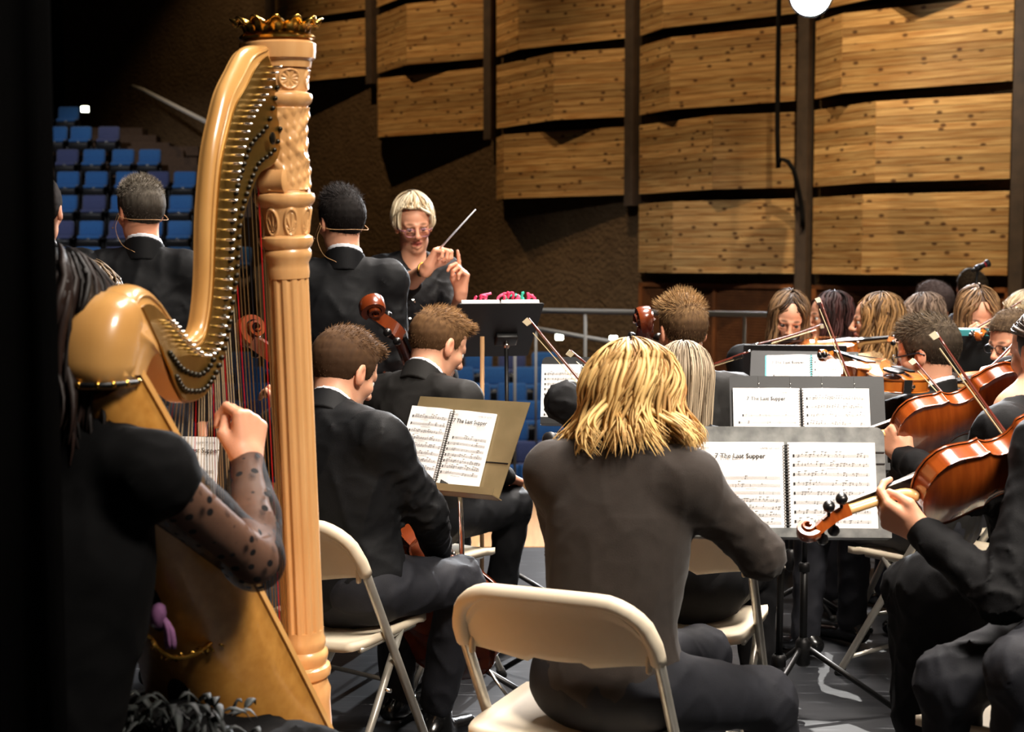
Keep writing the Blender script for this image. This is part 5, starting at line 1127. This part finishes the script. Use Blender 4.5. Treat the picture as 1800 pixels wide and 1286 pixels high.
# second viola player, face cut by the right edge
v2f = A(-.72, .55, 0); hc = at(1840, 622, 3.74); pv, lg = sit(hc, v2f, .03, kn=.42)
V2 = person('viola player in black shirt whose face is cut by the right edge', hc, A(-.40, .90, -.12), v2f, pv, shw=.31, fem=True, neck=at(1792, 722, 3.70), arms=[(at(1700, 868, 3.62), at(1592, 806, 3.90)), (at(1935, 930, 3.72), at(1835, 858, 3.92))], hands=[(A(-.45, .60, .66), A(.45, .55, .1), (.8, .85, .85, .85), .5), None],
    legs=[(at(1602, 1035, 3.72), at(1600, 1270, 3.8)), (at(1720, 1040, 3.5), at(1720, 1300, 3.55))], top=M_blackcloth, bottom=M_blackcloth, collar='none', neckline=.02, skirt=True, h=.0075)
lock_hair(V2['root'], V2['hc'], V2['ax'], 1.0, DK0, A(*srgb(70, 54, 40)), n=260, length=.03, phi0=1.9, flare=.0, wave=.003, layer=.012, seed=6, tuck=.02)
chair('white folding chair under the viola player in the black shirt', pv[0] - .05, pv[1] - .02, v2f)
# nearest viola player, head outside the picture
v1f = A(-.72, .60, 0)
V1 = person('nearest viola player in black satin shirt at the right edge', at(1905, 610, 3.2), A(-.8, .5, -.2), v1f, at(1880, 1090, 3.05), shw=.33, neck=at(1890, 745, 3.15), arms=[(at(1762, 1048, 2.90), at(1622, 936, 3.05)), (at(2030, 960, 2.85), at(1905, 900, 3.10))], hands=[(A(-.80, .40, .42), A(.10, .75, .62), (.55, .62, .68, .72), .15), None],
    legs=[(at(1668, 1195, 2.98), at(1690, 1500, 3.05)), (at(1800, 1180, 2.72), at(1800, 1500, 2.8))], top=M_blackcloth, bottom=M_trouser, collar='shirt', h=.0075, hand_h=.0026, wr=1.3)
short_hair(V1['root'], V1['hc'], V1['ax'], 1.0, DK0, DK1, nspk=0, h=.009)
chair('white folding chair at the lower right under the nearest viola player', at(1880, 1090, 3.05)[0] - .06, 3.05, v1f)
# ------------------------------------------------------------------ standing men and the conductor
def stand_legs(p, f, z=0.0):
    f = nrm(A(f[0], f[1], 0)); l = A(f[1], -f[0], 0); b = A(p[0], p[1], 0)
    return [(b - l * .10 + A(0, 0, z + .50), b - l * .11 + A(0, 0, z + .09)), (b + l * .10 + A(0, 0, z + .50), b + l * .11 + A(0, 0, z + .09))]
def standing(label, hcpx, Y, face, f, **k):
    hc = at(*hcpx, Y); p = A(hc[0], hc[1], hc[2] - .72); f3 = nrm(A(f[0], f[1], 0)); l = A(f3[1], -f3[0], 0)
    arms = k.pop('arms', [(p + A(0, 0, .20) - l * .21 - f3 * .02, p + A(0, 0, -.05) - l * .20 + f3 * .08), (p + A(0, 0, .20) + l * .21 - f3 * .02, p + A(0, 0, -.05) + l * .20 + f3 * .08)])
    return person(label, hc, face, f, p, arms=arms, hands=k.pop('hands', [(A(0, .1, -1), l, (.4, .4, .4, .4), .3), (A(0, .1, -1), -l, (.4, .4, .4, .4), .3)]), legs=stand_legs(p, f), **k)
S1 = standing('grey haired man in black suit standing behind the harp', (247, 374), 5.35, A(-.62, .78, -.04), A(-.05, 1, 0), shw=.32, tone=SKIN * A(1, .88, .82), brow=GR0)
short_hair(S1['root'], S1['hc'], S1['ax'], 1.02, A(*srgb(52, 46, 40)), A(*srgb(190, 180, 164)), thick=.010, top=.014, nspk=9000, spl=.015, seed=15, flow_fwd=-.6)
S2 = standing('dark haired man in black suit standing left of the conductor', (600, 392), 5.35, A(-.52, .84, -.06), A(0, 1, 0), shw=.325, brow=DK0)
short_hair(S2['root'], S2['hc'], S2['ax'], 1.0, A(*srgb(16, 13, 12)), A(*srgb(52, 46, 44)), thick=.012, top=.022, nspk=6000, spl=.022, seed=16, quiff=.5)
S3 = standing('man in black suit half hidden by the black curtain', (70, 372), 5.3, A(0, 1, 0), A(0, 1, 0), shw=.325)
short_hair(S3['root'], S3['hc'], S3['ax'], 1.0, DK0, DK1, nspk=0)
M_head = mat('headset_wire', srgb(206, 160, 112), .5)
for S in (S1, S2):   # headset microphones
    w = lambda x, y, z: S['hc'] + A(x, y, z) @ S['ax']; t = thing('headset_microphone', 'thin flesh coloured headset microphone worn by the ' + ('grey haired' if S is S1 else 'dark haired') + ' standing man', 'microphone', tuple(w(0, -.1, -.02)), 'headset microphones')
    MB().tube(interp([w(-.088, .0, .0), w(-.092, -.03, -.018), w(-.07, -.075, -.03), w(0, -.108, -.032), w(.07, -.075, -.03), w(.092, -.03, -.018), w(.088, 0, 0)], 30), .0009, 6).build('neck_band', M_head, t, True)
    MB().tube(interp([w(-.088, .0, -.002), w(-.088, .03, -.03), w(-.08, .07, -.05), w(-.072, .09, -.052)], 16), .0009, 6).ball(w(-.072, .092, -.052), .0035, n=8).build('boom', M_head, t, True)
    MB().tube(interp([w(-.086, -.008, -.012), w(-.10, .0, -.06), w(-.085, -.02, -.12), w(-.06, -.075, -.15)], 16), .0008, 5).build('wire', M_head, t, True)
# conductor
kf = A(.25, -.97, 0); hcK = at(727, 396, 6.5)
M_sequin = mat('black_sequin_top', srgb(15, 14, 17), .6, var=(30, srgb(10, 10, 12)), bump=(160, .4, .003), spec=.2)
K = person('conductor with short platinum hair in a black sequinned top', hcK, A(.22, -.93, -.22), A(.35, -.94, 0), A(hcK[0] + .02, hcK[1] + .05, hcK[2] - .70), shw=.30, roll=-.06, s=1.02, fem=True, mouth=.9, brow=A(*srgb(130, 92, 64)), tone=SKIN * A(1.02, .98, .96),
    arms=[(at(800, 578, 6.36), at(810, 514, 6.12)), (at(704, 508, 6.25), at(752, 470, 5.95))], hands=[(A(.1, -.12, 1), A(-.75, -.6, .1), (.08, .75, .85, .9), .25), (A(.55, -.1, .8), A(.6, -.3, -.55), (.95, 1.0, 1.0, 1.0), .95)],
    top=M_sequin, bottom=M_blackcloth, collar='none', neckline=.055, sleeves='half', h=.008, hh_=.0036, hand_h=.003, legs=stand_legs(A(hcK[0] + .02, hcK[1] + .05, 0), kf, .05), skirt=False)
lock_hair(K['root'], K['hc'], K['ax'], 1.02, A(*srgb(170, 140, 96)), A(*srgb(250, 236, 204)), n=420, length=.028, phi0=.85, flare=-.006, wave=.004, freq=1.0, width=.0065, layer=.020, seed=8, tuck=.012, bangs=(.34, 30), top=.012, npt=12, sweep=.06)
glasses(K['root'], K['hc'], K['ax'], 1.0, mat('rose_frame', srgb(150, 96, 110), .25, .3), dz=-.012)
rs = np.random.default_rng(4)
for i in range(46):   # sequins scattered over the front
    x, z = rs.uniform(-.13, .13), rs.uniform(.05, .44); P = K['pelvis'] + K['tax'][2] * z + K['lat'] * x + K['f'] * (.132 - 1.6 * x * x - .25 * abs(z - .33) * (z > .33))
    MB().lathe([(.0035, 0), (.0035, .001)], P, K['f'] + A(*rs.normal(size=3)) * .3, 8).build('sequin', [M_chrome, M_gold, M_sequin][[0, 0, 1, 0, 0][i % 5]], K['root'])
wrk = at(752, 470, 5.95); elk = at(704, 508, 6.25); wd = nrm(elk - wrk); wt = thing('wrist_watch', 'gold wrist watch on the conductor arm', 'watch', tuple(wrk + wd * .03))
xx, yy, _ = frame(wd); MB().tube([wrk + wd * .035 + .031 * (xx * math.cos(a) + yy * math.sin(a)) for a in np.arange(24) * 2 * math.pi / 24], .004, 6, flat=(1, 2), closed=True).build('strap', M_gold, wt, True)
fd = nrm(CAMP - wrk); fd = nrm(fd - wd * (fd @ wd)); MB().lathe([(.013, 0), (.013, .006), (.010, .008)], wrk + wd * .035 + fd * .029, fd, 20).build('case', M_gold, wt, True); MB().lathe([(.009, 0), (.009, .001)], wrk + wd * .035 + fd * .0375, fd, 20).build('dial', M_black, wt)
bt0 = at(770, 440, 5.93); bt1 = at(836, 368, 5.78); bb = thing('conducting_baton', 'white conducting baton raised by the conductor', 'baton', tuple(bt0)); MB().tube([bt0 - (bt1 - bt0) * .15, bt1], [.0048, .0026], 8).build('shaft', M_white, bb, True); MB().ball(bt0 - (bt1 - bt0) * .16, (.011, .011, .018), n=10).build('handle', M_ivory, bb, True)
# ------------------------------------------------------------------ harpist
M_lace = mat('sheer_dotted_sleeve', srgb(20, 18, 20), .8, spec=.2); nt = M_lace.node_tree; 
N_, L_ = nt.nodes, nt.links; tc_ = N_.new('ShaderNodeTexCoord'); vo_ = N_.new('ShaderNodeTexVoronoi'); vo_.inputs['Scale'].default_value = 38; vo_.inputs['Randomness'].default_value = .35; L_.new(tc_.outputs['Object'], vo_.inputs[0])
mr_ = N_.new('ShaderNodeMapRange'); mr_.inputs[1].default_value = .24; mr_.inputs[2].default_value = .29; mr_.inputs[3].default_value = 1.0; mr_.inputs[4].default_value = .62; L_.new(vo_.outputs['Distance'], mr_.inputs[0]); L_.new(mr_.outputs[0], N_['Principled BSDF'].inputs['Alpha'])
M_jet = mat('jet_velvet', srgb(9, 9, 10), .9, var=(20, srgb(6, 6, 7)), spec=.1); hf = A(.42, .90, 0); hcH = at(96, 590, 2.36)
arm_el, arm_wr = at(448, 985, 2.42), at(434, 815, 2.60)
H = person('harpist in a black dress with sheer dotted sleeves at the far left', hcH, A(.25, .93, -.25), hf, A(hcH[0] - .02, hcH[1] - .12, .57), shw=.31, neck=at(140, 772, 2.32), s=.98, fem=True, arms=[(at(60, 1000, 2.6), at(250, 900, 2.95)), (arm_el, arm_wr)], hands=[None, (A(.0, .35, .95), A(-.75, .55, -.1), (.85, .95, .95, .9), .6)],
    legs=[(A(hcH[0] + .08, 2.72, .54), A(hcH[0] + .10, 2.75, .09)), (A(hcH[0] + .38, 2.55, .52), A(hcH[0] + .42, 2.62, .09))], top=M_jet, bottom=M_jet, collar='none', neckline=.06, sleeves='none', skirt=True, hand_h=.0026)
F = Field(); shR = H['sh'][1]; F.cap(shR + (arm_el - shR) * .10, arm_el, .060, .047, 0); F.cap(arm_el, arm_el + (arm_wr - arm_el) * .45, .050, .050, .02); F.cap(arm_el + (arm_wr - arm_el) * .45, arm_wr, .050, .0325, .02); F.disp(lambda P: .0015 * vnoise(P, 50, 2)); v, q = F.mesh(.007); sl = mk('sheer_sleeve', v, q, M_lace, H['root'])
rs = np.random.default_rng(9)
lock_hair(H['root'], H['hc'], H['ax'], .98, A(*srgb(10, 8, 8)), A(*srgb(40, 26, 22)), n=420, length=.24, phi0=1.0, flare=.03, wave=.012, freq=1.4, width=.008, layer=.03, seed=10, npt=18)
# feathered skirt trim
M_feather = mat('dark_feather', srgb(13, 16, 16), .7, var=(30, srgb(34, 40, 39), .2)); ft = []
for i in range(120):
    p = at(rs.uniform(110, 440), rs.uniform(1235, 1310), 2.3 + .1 * rs.random()); d = nrm(rs.normal(size=3) + A(.2, -.6, .5)); ft.append((p, d))
fm = MB()
for p, d in ft:
    pts = interp([p, p + d * .03, p + d * .05 + A(0, -.01, -.02)], 7); fm.tube(pts, [.002, .007, .009, .009, .007, .004, .001], 5, flat=(1, .18))
tag(fm.build('feather_trim', M_feather, H['root'], True), kind='stuff')
bn = thing('harpist_bench', 'black bench under the harpist', 'bench', (hcH[0] - .02, hcH[1] - .12, 0)); MB().box((hcH[0] - .02, hcH[1] - .12, .44), (.5, .34, .07), None, .02).build('seat', M_black, bn, True)
for a in (-1, 1):
    for b in (-1, 1): MB().tube([A(hcH[0] - .02 + a * .2, hcH[1] - .12 + b * .13, .42), A(hcH[0] - .02 + a * .22, hcH[1] - .12 + b * .15, 0)], .018, 8).build('leg', M_black, bn, True)
# curly head behind the harp shoulder
hc = at(152, 540, 4.3); pv, lg = sit(hc, A(.5, .85, 0), .05)
Q = person('curly haired player seated behind the harp shoulder', hc, A(.5, .85, -.2), A(.5, .85, 0), pv, arms=[(hc + A(-.25, .05, -.45), hc + A(-.1, .3, -.45)), (hc + A(.25, -.05, -.45), hc + A(.2, .3, -.5))], hands=[None, None], legs=lg, h=.012)
lock_hair(Q['root'], Q['hc'], Q['ax'], 1.0, A(*srgb(60, 46, 30)), A(*srgb(150, 122, 88)), n=380, length=.02, phi0=.9, flare=0, wave=.010, freq=3, width=.006, layer=.03, seed=21, npt=16, bangs=(.15, 50))
chair_under('white folding chair hidden under the curly haired player', pv, A(.5, .85, 0))
# ------------------------------------------------------------------ players farther back on the right
M_champ = mat('champagne_sequin', srgb(206, 172, 128), .45, .25, var=(140, srgb(120, 92, 62), .15), bump=(240, .6, .004)); M_pale = mat('pale_beige_top', srgb(214, 180, 146), .7, var=(30, srgb(190, 156, 122)))
M_navy = mat('dark_patterned_shirt', srgb(44, 48, 62), .8, var=(60, srgb(90, 94, 110), .12)); M_pinkc = mat('blush_top', srgb(200, 150, 130), .7); M_greyc = mat('grey_jacket', srgb(70, 68, 66), .8)
def far(label, px, Y, face, f, top, hair, arms='rest', **k):
    hc = at(*px, Y); f = nrm(A(f[0], f[1], 0)); l = A(f[1], -f[0], 0); pv, lg = sit(hc, f, .05); g = k.pop('glass', None); h_ = k.pop('hands', [None, None])
    if arms == 'rest': arms = [(hc + A(0, 0, -.50) - l * .24 + f * .02, hc + A(0, 0, -.52) - l * .10 + f * .26), (hc + A(0, 0, -.50) + l * .24 + f * .02, hc + A(0, 0, -.52) + l * .10 + f * .26)]
    p = person(label, hc, face, f, pv, arms=arms, hands=h_, legs=lg, top=top, h=.012, hh_=k.pop('hh_', .0045), **k); hair(p)
    if g: glasses(p['root'], p['hc'], p['ax'], 1.0, M_frame)
    chair_under(f'white folding chair hidden under the {label.split(" in ")[0].split(" with ")[0].split(" playing ")[0]} at {px[0] - 1300} along', pv, f) if False else None
    return p
def longh(c0, c1, **k): return lambda p: lock_hair(p['root'], p['hc'], p['ax'], p['s'], c0, c1, **{**dict(n=220, length=.2, phi0=.85, flare=.01, wave=.006, width=.008, layer=.018, npt=14, seed=31), **k})
def shorth(c0, c1, **k): return lambda p: short_hair(p['root'], p['hc'], p['ax'], p['s'], c0, c1, **{**dict(nspk=2500, seed=41), **k})
W1 = far('brown haired woman facing the camera playing violin behind the black stand', (1386, 560), 6.4, A(-.10, -.93, -.35), A(-.2, -.97, 0), M_blackcloth, longh(BR0, A(*srgb(140, 108, 74)), phi0=.75, length=.20), fem=True, s=.95, collar='none', hh_=.004, roll=.10)
W2 = far('dark haired woman in pale beige seen in left profile', (1458, 558), 7.6, A(-.98, -.15, -.02), A(-.85, .4, 0), M_pale, longh(A(*srgb(28, 18, 18)), A(*srgb(92, 56, 54)), length=.15, seed=32, phi0=.8), fem=True, s=1.06, collar='none', hh_=.004)
W3 = far('woman with long brown waves and champagne sequins in left profile', (1540, 565), 6.5, A(-.98, .15, -.02), A(-.7, .6, 0), M_champ, longh(A(*srgb(72, 48, 26)), A(*srgb(190, 146, 92)), length=.26, seed=33, wave=.012, phi0=.8, flare=.03), fem=True, collar='none', hh_=.0045)
W4 = far('woman with short greying brown hair beyond the man with glasses', (1618, 560), 7.4, A(-.9, .35, -.1), A(-.8, .5, 0), M_pinkc, longh(A(*srgb(86, 68, 58)), A(*srgb(180, 154, 132)), length=.07, seed=34, phi0=.8), fem=True, collar='none')
M5 = far('man with cropped dark grey hair in the back row', (1642, 536), 8.0, A(-.75, .6, -.1), A(-.8, .5, 0), M_navy, shorth(A(*srgb(62, 52, 50)), A(*srgb(120, 104, 100)), nspk=3000), collar='shirt', tone=SKIN * A(.9, .72, .64))
M6 = far('man with dark quiff under the boom microphone', (1708, 512), 9.0, A(-.4, .85, -.1), A(-.6, .7, 0), M_navy, shorth(A(*srgb(48, 40, 32)), A(*srgb(150, 130, 100)), top=.03, thick=.012), collar='shirt')
W7 = far('long haired woman looking down at her violin in the back right', (1718, 556), 6.4, A(-.05, -.92, -.42), A(.1, -1, 0), M_blackcloth, longh(A(*srgb(70, 46, 28)), A(*srgb(180, 140, 96)), seed=35, phi0=.62, length=.22), fem=True, collar='none', hh_=.004,
    arms=[(at(1770, 650, 6.3), at(1737, 616, 6.12)), (at(1660, 660, 6.3), at(1640, 640, 6.05))], hands=[(A(-.15, .0, 1), A(-.9, .2, .1), (.7, .75, .8, .8), .5), None])
M8 = far('man with black rimmed glasses playing violin near the right edge', (1782, 603), 5.6, A(-.88, -.42, -.2), A(-.7, -.5, 0), M_blackcloth, shorth(A(*srgb(52, 40, 30)), A(*srgb(140, 116, 88)), thick=.012, top=.02), collar='shirt', glass=True, tone=SKIN * A(1.05, 1.0, .98), hh_=.004,
    arms=[(at(1830, 740, 5.5), at(1790, 690, 5.3)), (at(1840, 650, 5.3), at(1772, 645, 4.95))], hands=[None, (A(-.9, .1, -.25), A(-.1, .2, -1), (.45, .5, .55, .6), .5)])
W9 = far('fair haired player with dark headband cut by the right edge', (1800, 560), 6.6, A(-.7, .5, -.1), A(-.7, .5, 0), M_greyc, longh(A(*srgb(150, 128, 96)), A(*srgb(226, 204, 166)), length=.05, seed=36), fem=True, collar='none')
P10 = far('player in grey jacket partly behind the man with black glasses', (1640, 614), 5.35, A(-.3, .9, -.1), A(-.4, .9, 0), M_greyc, shorth(DK0, DK1), collar='shirt')
w = lambda x, y, z: W9['hc'] + A(x, y, z) @ W9['ax']; MB().tube([w(.088 * math.cos(a) , -.014 + .108 * math.sin(a), .03) for a in np.arange(30) * 2 * math.pi / 30], .008, 6, flat=(.5, 1.6), closed=True).build('headband', M_black, W9['root'], True)
for p, nm in ((W1, 'violinist behind the black stand'), (W2, 'dark haired woman in beige'), (W3, 'woman in champagne sequins'), (W4, 'woman with greying hair'), (M5, 'man with cropped grey hair'), (M6, 'man under the boom microphone'), (W7, 'long haired violinist'), (M8, 'man with black rimmed glasses'), (W9, 'player with the headband'), (P10, 'player in the grey jacket')):
    chair_under('white folding chair hidden under the ' + nm, p['pelvis'], p['f'])
# ------------------------------------------------------------------ instruments in place
cam_up = lambda a: A(0, math.cos(math.radians(a)), math.sin(math.radians(a)))
p0, p1 = at(1758, 818, 3.14), at(1625, 866, 3.10)
fiddle('viola', 'nearest viola showing its dark back and glowing orange rib', p0, p1 - p0, A(-.05, .80, .58), .42, .105, M_var)
p0, p1 = at(1690, 725, 3.96), at(1570, 764, 3.94)
fiddle('viola', 'second viola beyond the nearest one with reddish back', p0, p1 - p0, A(-.05, .80, .58), .41, .10, M_var)
p0 = at(1552, 662, 4.72); fiddle('violin', 'violin under the chin of the man with black glasses', p0, A(-.30, .95, .10), A(.05, -.10, 1), .355, .10, M_var2)
p0 = at(1440, 614, 6.22); fiddle('violin', 'violin held by the brown haired woman facing the camera', p0, A(.85, -.5, .1), A(-.2, -.2, 1), .355, .09, M_var2)
p0 = at(1756, 592, 6.2); fiddle('violin', 'violin held by the long haired woman at the back right', p0, A(-.5, -.85, .05), A(-.2, -.2, 1), .355, .09, M_var2)
p0 = at(1765, 668, 5.2); fiddle('violin', 'violin of the man with black rimmed glasses', p0, A(-.9, -.3, -.12), A(0, -.3, 1), .355, .09, M_var2)
p0 = at(735, 690, 5.3)
# cellos: from scroll to body centre
def cello(label, sc, bc, topn, m=M_varc): 
    sc, bc = np.asarray(sc), np.asarray(bc); d = nrm(sc - bc); L = .755; c = sc - d * (.5 * L + .29 + .16); return fiddle('cello', label, c, d, topn, L, .15, m, neckm=m)
cello('cello of the man beside the harp, scroll seen through the strings', at(432, 605, 4.12), at(752, 1035, 4.22), A(.75, .55, -.2))
cello('cello whose carved scroll rises left of the man in charcoal', at(640, 553, 4.85), at(770, 790, 5.55), A(.78, .5, -.2))
cello('dark cello whose scroll rises left of the sandy haired man', at(1137, 580, 5.05), at(1150, 900, 5.45), A(-.1, .9, .2))
# bows
bow('long bow slanting up in front of the left music stand', at(929, 560, 3.55), at(1268, 945, 3.40), A(-.8, 0, -.5))
bow('short visible bow tip behind the blonde curls', at(1003, 616, 4.05), at(1240, 800, 4.15), A(-.7, 0, -.6))
bow('upright bow of the man with black glasses', at(1441, 524, 4.85), at(1545, 780, 4.7), A(-.8, 0, -.3))
bow('bow of the second viola pointing at the dark suit', at(1606, 631, 4.15), at(1810, 850, 3.95), A(-.7, 0, -.6))
bow('thick blurred bow crossing the nearest viola', at(1645, 584, 3.30), at(1880, 905, 3.18), A(-.8, 0, -.5))
bow('bow in front of the brown haired violinist', at(1445, 570, 6.12), at(1330, 605, 6.02), A(0, 0, -1))
bow('bow rising right of the long haired violinist', at(1797, 528, 6.2), at(1650, 610, 6.0), A(0, 0, -1))
bow('thin bow against the cheek of the man with rimmed glasses', at(1800, 580, 5.1), at(1735, 650, 4.95), A(0, 0, -1))
bow('bow tip reaching past the black stand', at(1180, 660, 5.9), at(1315, 618, 5.8), A(0, 0, -1))
bow('cello bow held low under the bronze stand', at(700, 955, 4.3), at(795, 972, 4.08), A(0, 0, -1))
# ------------------------------------------------------------------ stands and scores
st1 = music_stand('worn grey music stand nearest the camera holding an open score', at(1384, 848, 3.42), A(-.04, -1, 0), 16, .475, .275, M_stand_grey, 'ribbed', base_dir=.5, corner=.022, pole_x=-.01)
score('open viola score on the worn grey stand', st1, 'left', 'Viola', dx=-.003, dy=.0, pw=.215, ph=.232, seed=2)
st2 = music_stand('dark hinged music stand second from the camera', at(1420, 745, 4.45), A(-.05, -1, 0), 18, .485, .31, M_stand, 'hinged', base_dir=1.9, corner=.006, pole_x=-.0)
score('open viola score on the dark hinged stand', st2, 'left', 'Viola', dx=-.02, pw=.213, ph=.265, seed=3)
st3 = music_stand('dark music stand tilted in the middle distance at right', at(1412, 690, 5.3), A(-.22, -.97, 0), 34, .40, .36, M_stand, 'plain', base_dir=.3, corner=.006)
score('open score with teal cover edge on the tilted stand', st3, 'left', 'Violin', dx=.03, dy=.02, pw=.165, ph=.315, seed=4, cover=M_cover, rot=.03)
st4 = music_stand('black music stand seen from its back before the violinist', at(1395, 652, 5.9), A(.1, 1, 0), 22, .42, .24, M_stand, 'plain', base_dir=.9, corner=.006)
st5 = music_stand('bronze coloured music stand of the cellists', at(806, 785, 4.32), A(-.50, -.87, 0), 24, .385, .31, M_stand_sheen, 'trapezoid', base_dir=2.3)
score('open cello score on the bronze coloured stand', st5, 'right', 'Cello', dx=-.045, dy=.03, pw=.155, ph=.235, seed=5, rot=-.035)
st6 = music_stand('blue black music stand left of the blonde curls', at(1030, 688, 4.75), A(-.1, -1, 0), 14, .30, .235, M_stand, 'plain', base_dir=.7, corner=.02)
score('score sheet on the stand left of the blonde curls', st6, 'right', 'Cello', dx=-.01, dy=.0, pw=.14, ph=.205, seed=6, lines=8, scale=1.0)
st7 = music_stand('music stand with teal folder at the back right', at(1742, 645, 6.0), A(.05, 1, 0), 16, .46, .28, M_stand, 'plain', base_dir=.2, corner=.006)
fo = thing('teal_folder', 'teal folder standing on the back right music stand', 'folder', tuple(st7['c'])); MB().box(st7['c'] + st7['N'] * .01 + A(0, 0, .02), (.40, .29, .012), (st7['R'], st7['U'], st7['N']), .003).build('folder_cover', M_cover, fo); MB().box(st7['c'] + st7['N'] * .018 + A(0, 0, .024), (.39, .285, .004), (st7['R'], st7['U'], st7['N'])).build('folder_sheet', M_paper, fo)
# conductor's wide stand, two poles, open score with coloured page flags
ck = at(868, 580, 5.6); 
st8 = music_stand('wide black stand of the conductor with two poles', ck, A(-.22, 1, 0), 52, .34, .36, M_stand, 'plain', base_dir=.4, corner=.01, pole_x=-.055)
MB().tube([st8['c'] + st8['R'] * .05 - st8['N'] * .03, A(st8['c'][0] + st8['R'][0] * .05, st8['c'][1], .1)], .009, 10).build('second_pole', M_head, st8['root'], True)
scr = thing('conductor_score', 'open score with coloured page flags on the conductor stand', 'score', tuple(st8['c'])); 
for sg in (-1, 1): MB().box(st8['c'] + st8['R'] * sg * .078 + st8['U'] * .02 + st8['N'] * .012, (.15, .31, .018), (st8['R'], st8['U'], st8['N']), .004).build('page_block', M_paper, scr)
M_flag = [mat('pink_flag', srgb(232, 50, 96), .6), mat('green_flag', srgb(60, 190, 160), .6), mat('rose_flag', srgb(240, 90, 130), .6)]
rs = np.random.default_rng(2)
for i in range(15):
    x = rs.uniform(-.14, .15); o = st8['c'] + st8['R'] * x + st8['U'] * rs.uniform(.15, .178) + st8['N'] * .022
    pts = interp([o, o + A(.004, 0, .012), o + A(rs.uniform(-.02, .02), 0, rs.uniform(.012, .03)), o + A(rs.uniform(-.03, .03), .005, rs.uniform(.008, .034))], 10); MB().tube(pts, .0055, 5, flat=(.25, 1)).build('page_flag', M_flag[(i * 5) % 7 % 3 if i % 4 else 0], scr, True)
# harpist's sheet on a low stand
st9 = music_stand('low black music stand behind the harp strings', at(345, 850, 3.55), A(-.15, -1, 0), 14, .20, .24, M_stand, 'plain', base_dir=.2, corner=.006)
score('harp part on the low stand behind the strings', st9, 'right', 'Harp', dx=-.05, pw=.105, ph=.235, seed=7, scale=1.0)
# ------------------------------------------------------------------ microphones
M_mic = mat('microphone_black', srgb(26, 26, 28), .45); M_foam = mat('microphone_grille', srgb(70, 70, 74), .5, .5, bump=(500, .5, .003)); M_red = mat('microphone_red_band', srgb(200, 40, 60), .5)
def boom_mic(label, tip, tail, foot, foam=False):
    tip, tail, foot = [np.asarray(q, float) for q in (tip, tail, foot)]; d = nrm(tip - tail); L = np.linalg.norm(tip - tail); t = thing('microphone', label, 'microphone', (foot[0], foot[1], 0), 'stand microphones')
    MB().lathe([(.010, 0), (.012, .02), (.016, L * .70), (.018, L * .74)], tail, d, 16).build('handle', M_mic, t, True); MB().lathe([(.0185, L * .70), (.0185, L * .77)], tail, d, 16).build('band', M_red if not foam else M_mic, t, True); MB().lathe([(.018, L * .76), (.024, L * .84), (.025, L * .92), (.018, L * .985), (.004, L)], tail, d, 16).build('grille', M_foam if not foam else M_mic, t, True)
    m = tail + d * L * .35; MB().lathe([(.013, -.02), (.020, -.018), (.020, .018), (.013, .02)], m, d, 12).build('clip', M_mic, t, True); MB().tube([m - A(0, 0, .01), A(foot[0], foot[1], m[2] - .12), A(foot[0], foot[1], .02)], .008, 8).build('stand_pole', M_mic, t, True); MB().lathe([(.13, 0), (.13, .012), (.02, .025)], A(foot[0], foot[1], 0), A(0, 0, 1), 24).build('stand_base', M_mic, t, True)
    return t
boom_mic('handheld style microphone with red band high at the right', at(1740, 461, 8.6), at(1708, 476, 8.6), at(1714, 520, 8.6))
boom_mic('small black microphone beside the blonde curls', at(962, 776, 3.75), at(1010, 762, 3.85), at(1012, 800, 3.86), True)
# spotlight hung in the hall
M_lamp = mat('spot_lens', (1, 1, 1), .3, emit=((.92, .97, 1.0), 420)); sp = A(3.70, 17.9, 4.70); dsp = nrm(A(.2, .5, 1.3) - sp); sl_ = thing('stage_spotlight', 'glaring stage spotlight hanging at the top of the picture', 'spotlight', tuple(sp))
MB().lathe([(.16, -.55), (.24, -.50), (.26, .0), (.275, .02), (.275, .08)], sp - dsp * .16, dsp, 24).build('can', M_black, sl_, True); MB().lathe([(.24, 0), (.24, .01)], sp - dsp * .045, dsp, 24).build('lens', M_lamp, sl_)
MB().tube([sp + A(.2, 0, 0), sp + A(.2, 0, .4), sp + A(-.2, 0, .4), sp + A(-.2, 0, 0)], .015, 6).tube([sp + A(0, 0, .4), A(sp[0], sp[1], 13.4)], .025, 8).build('yoke', M_black, sl_)
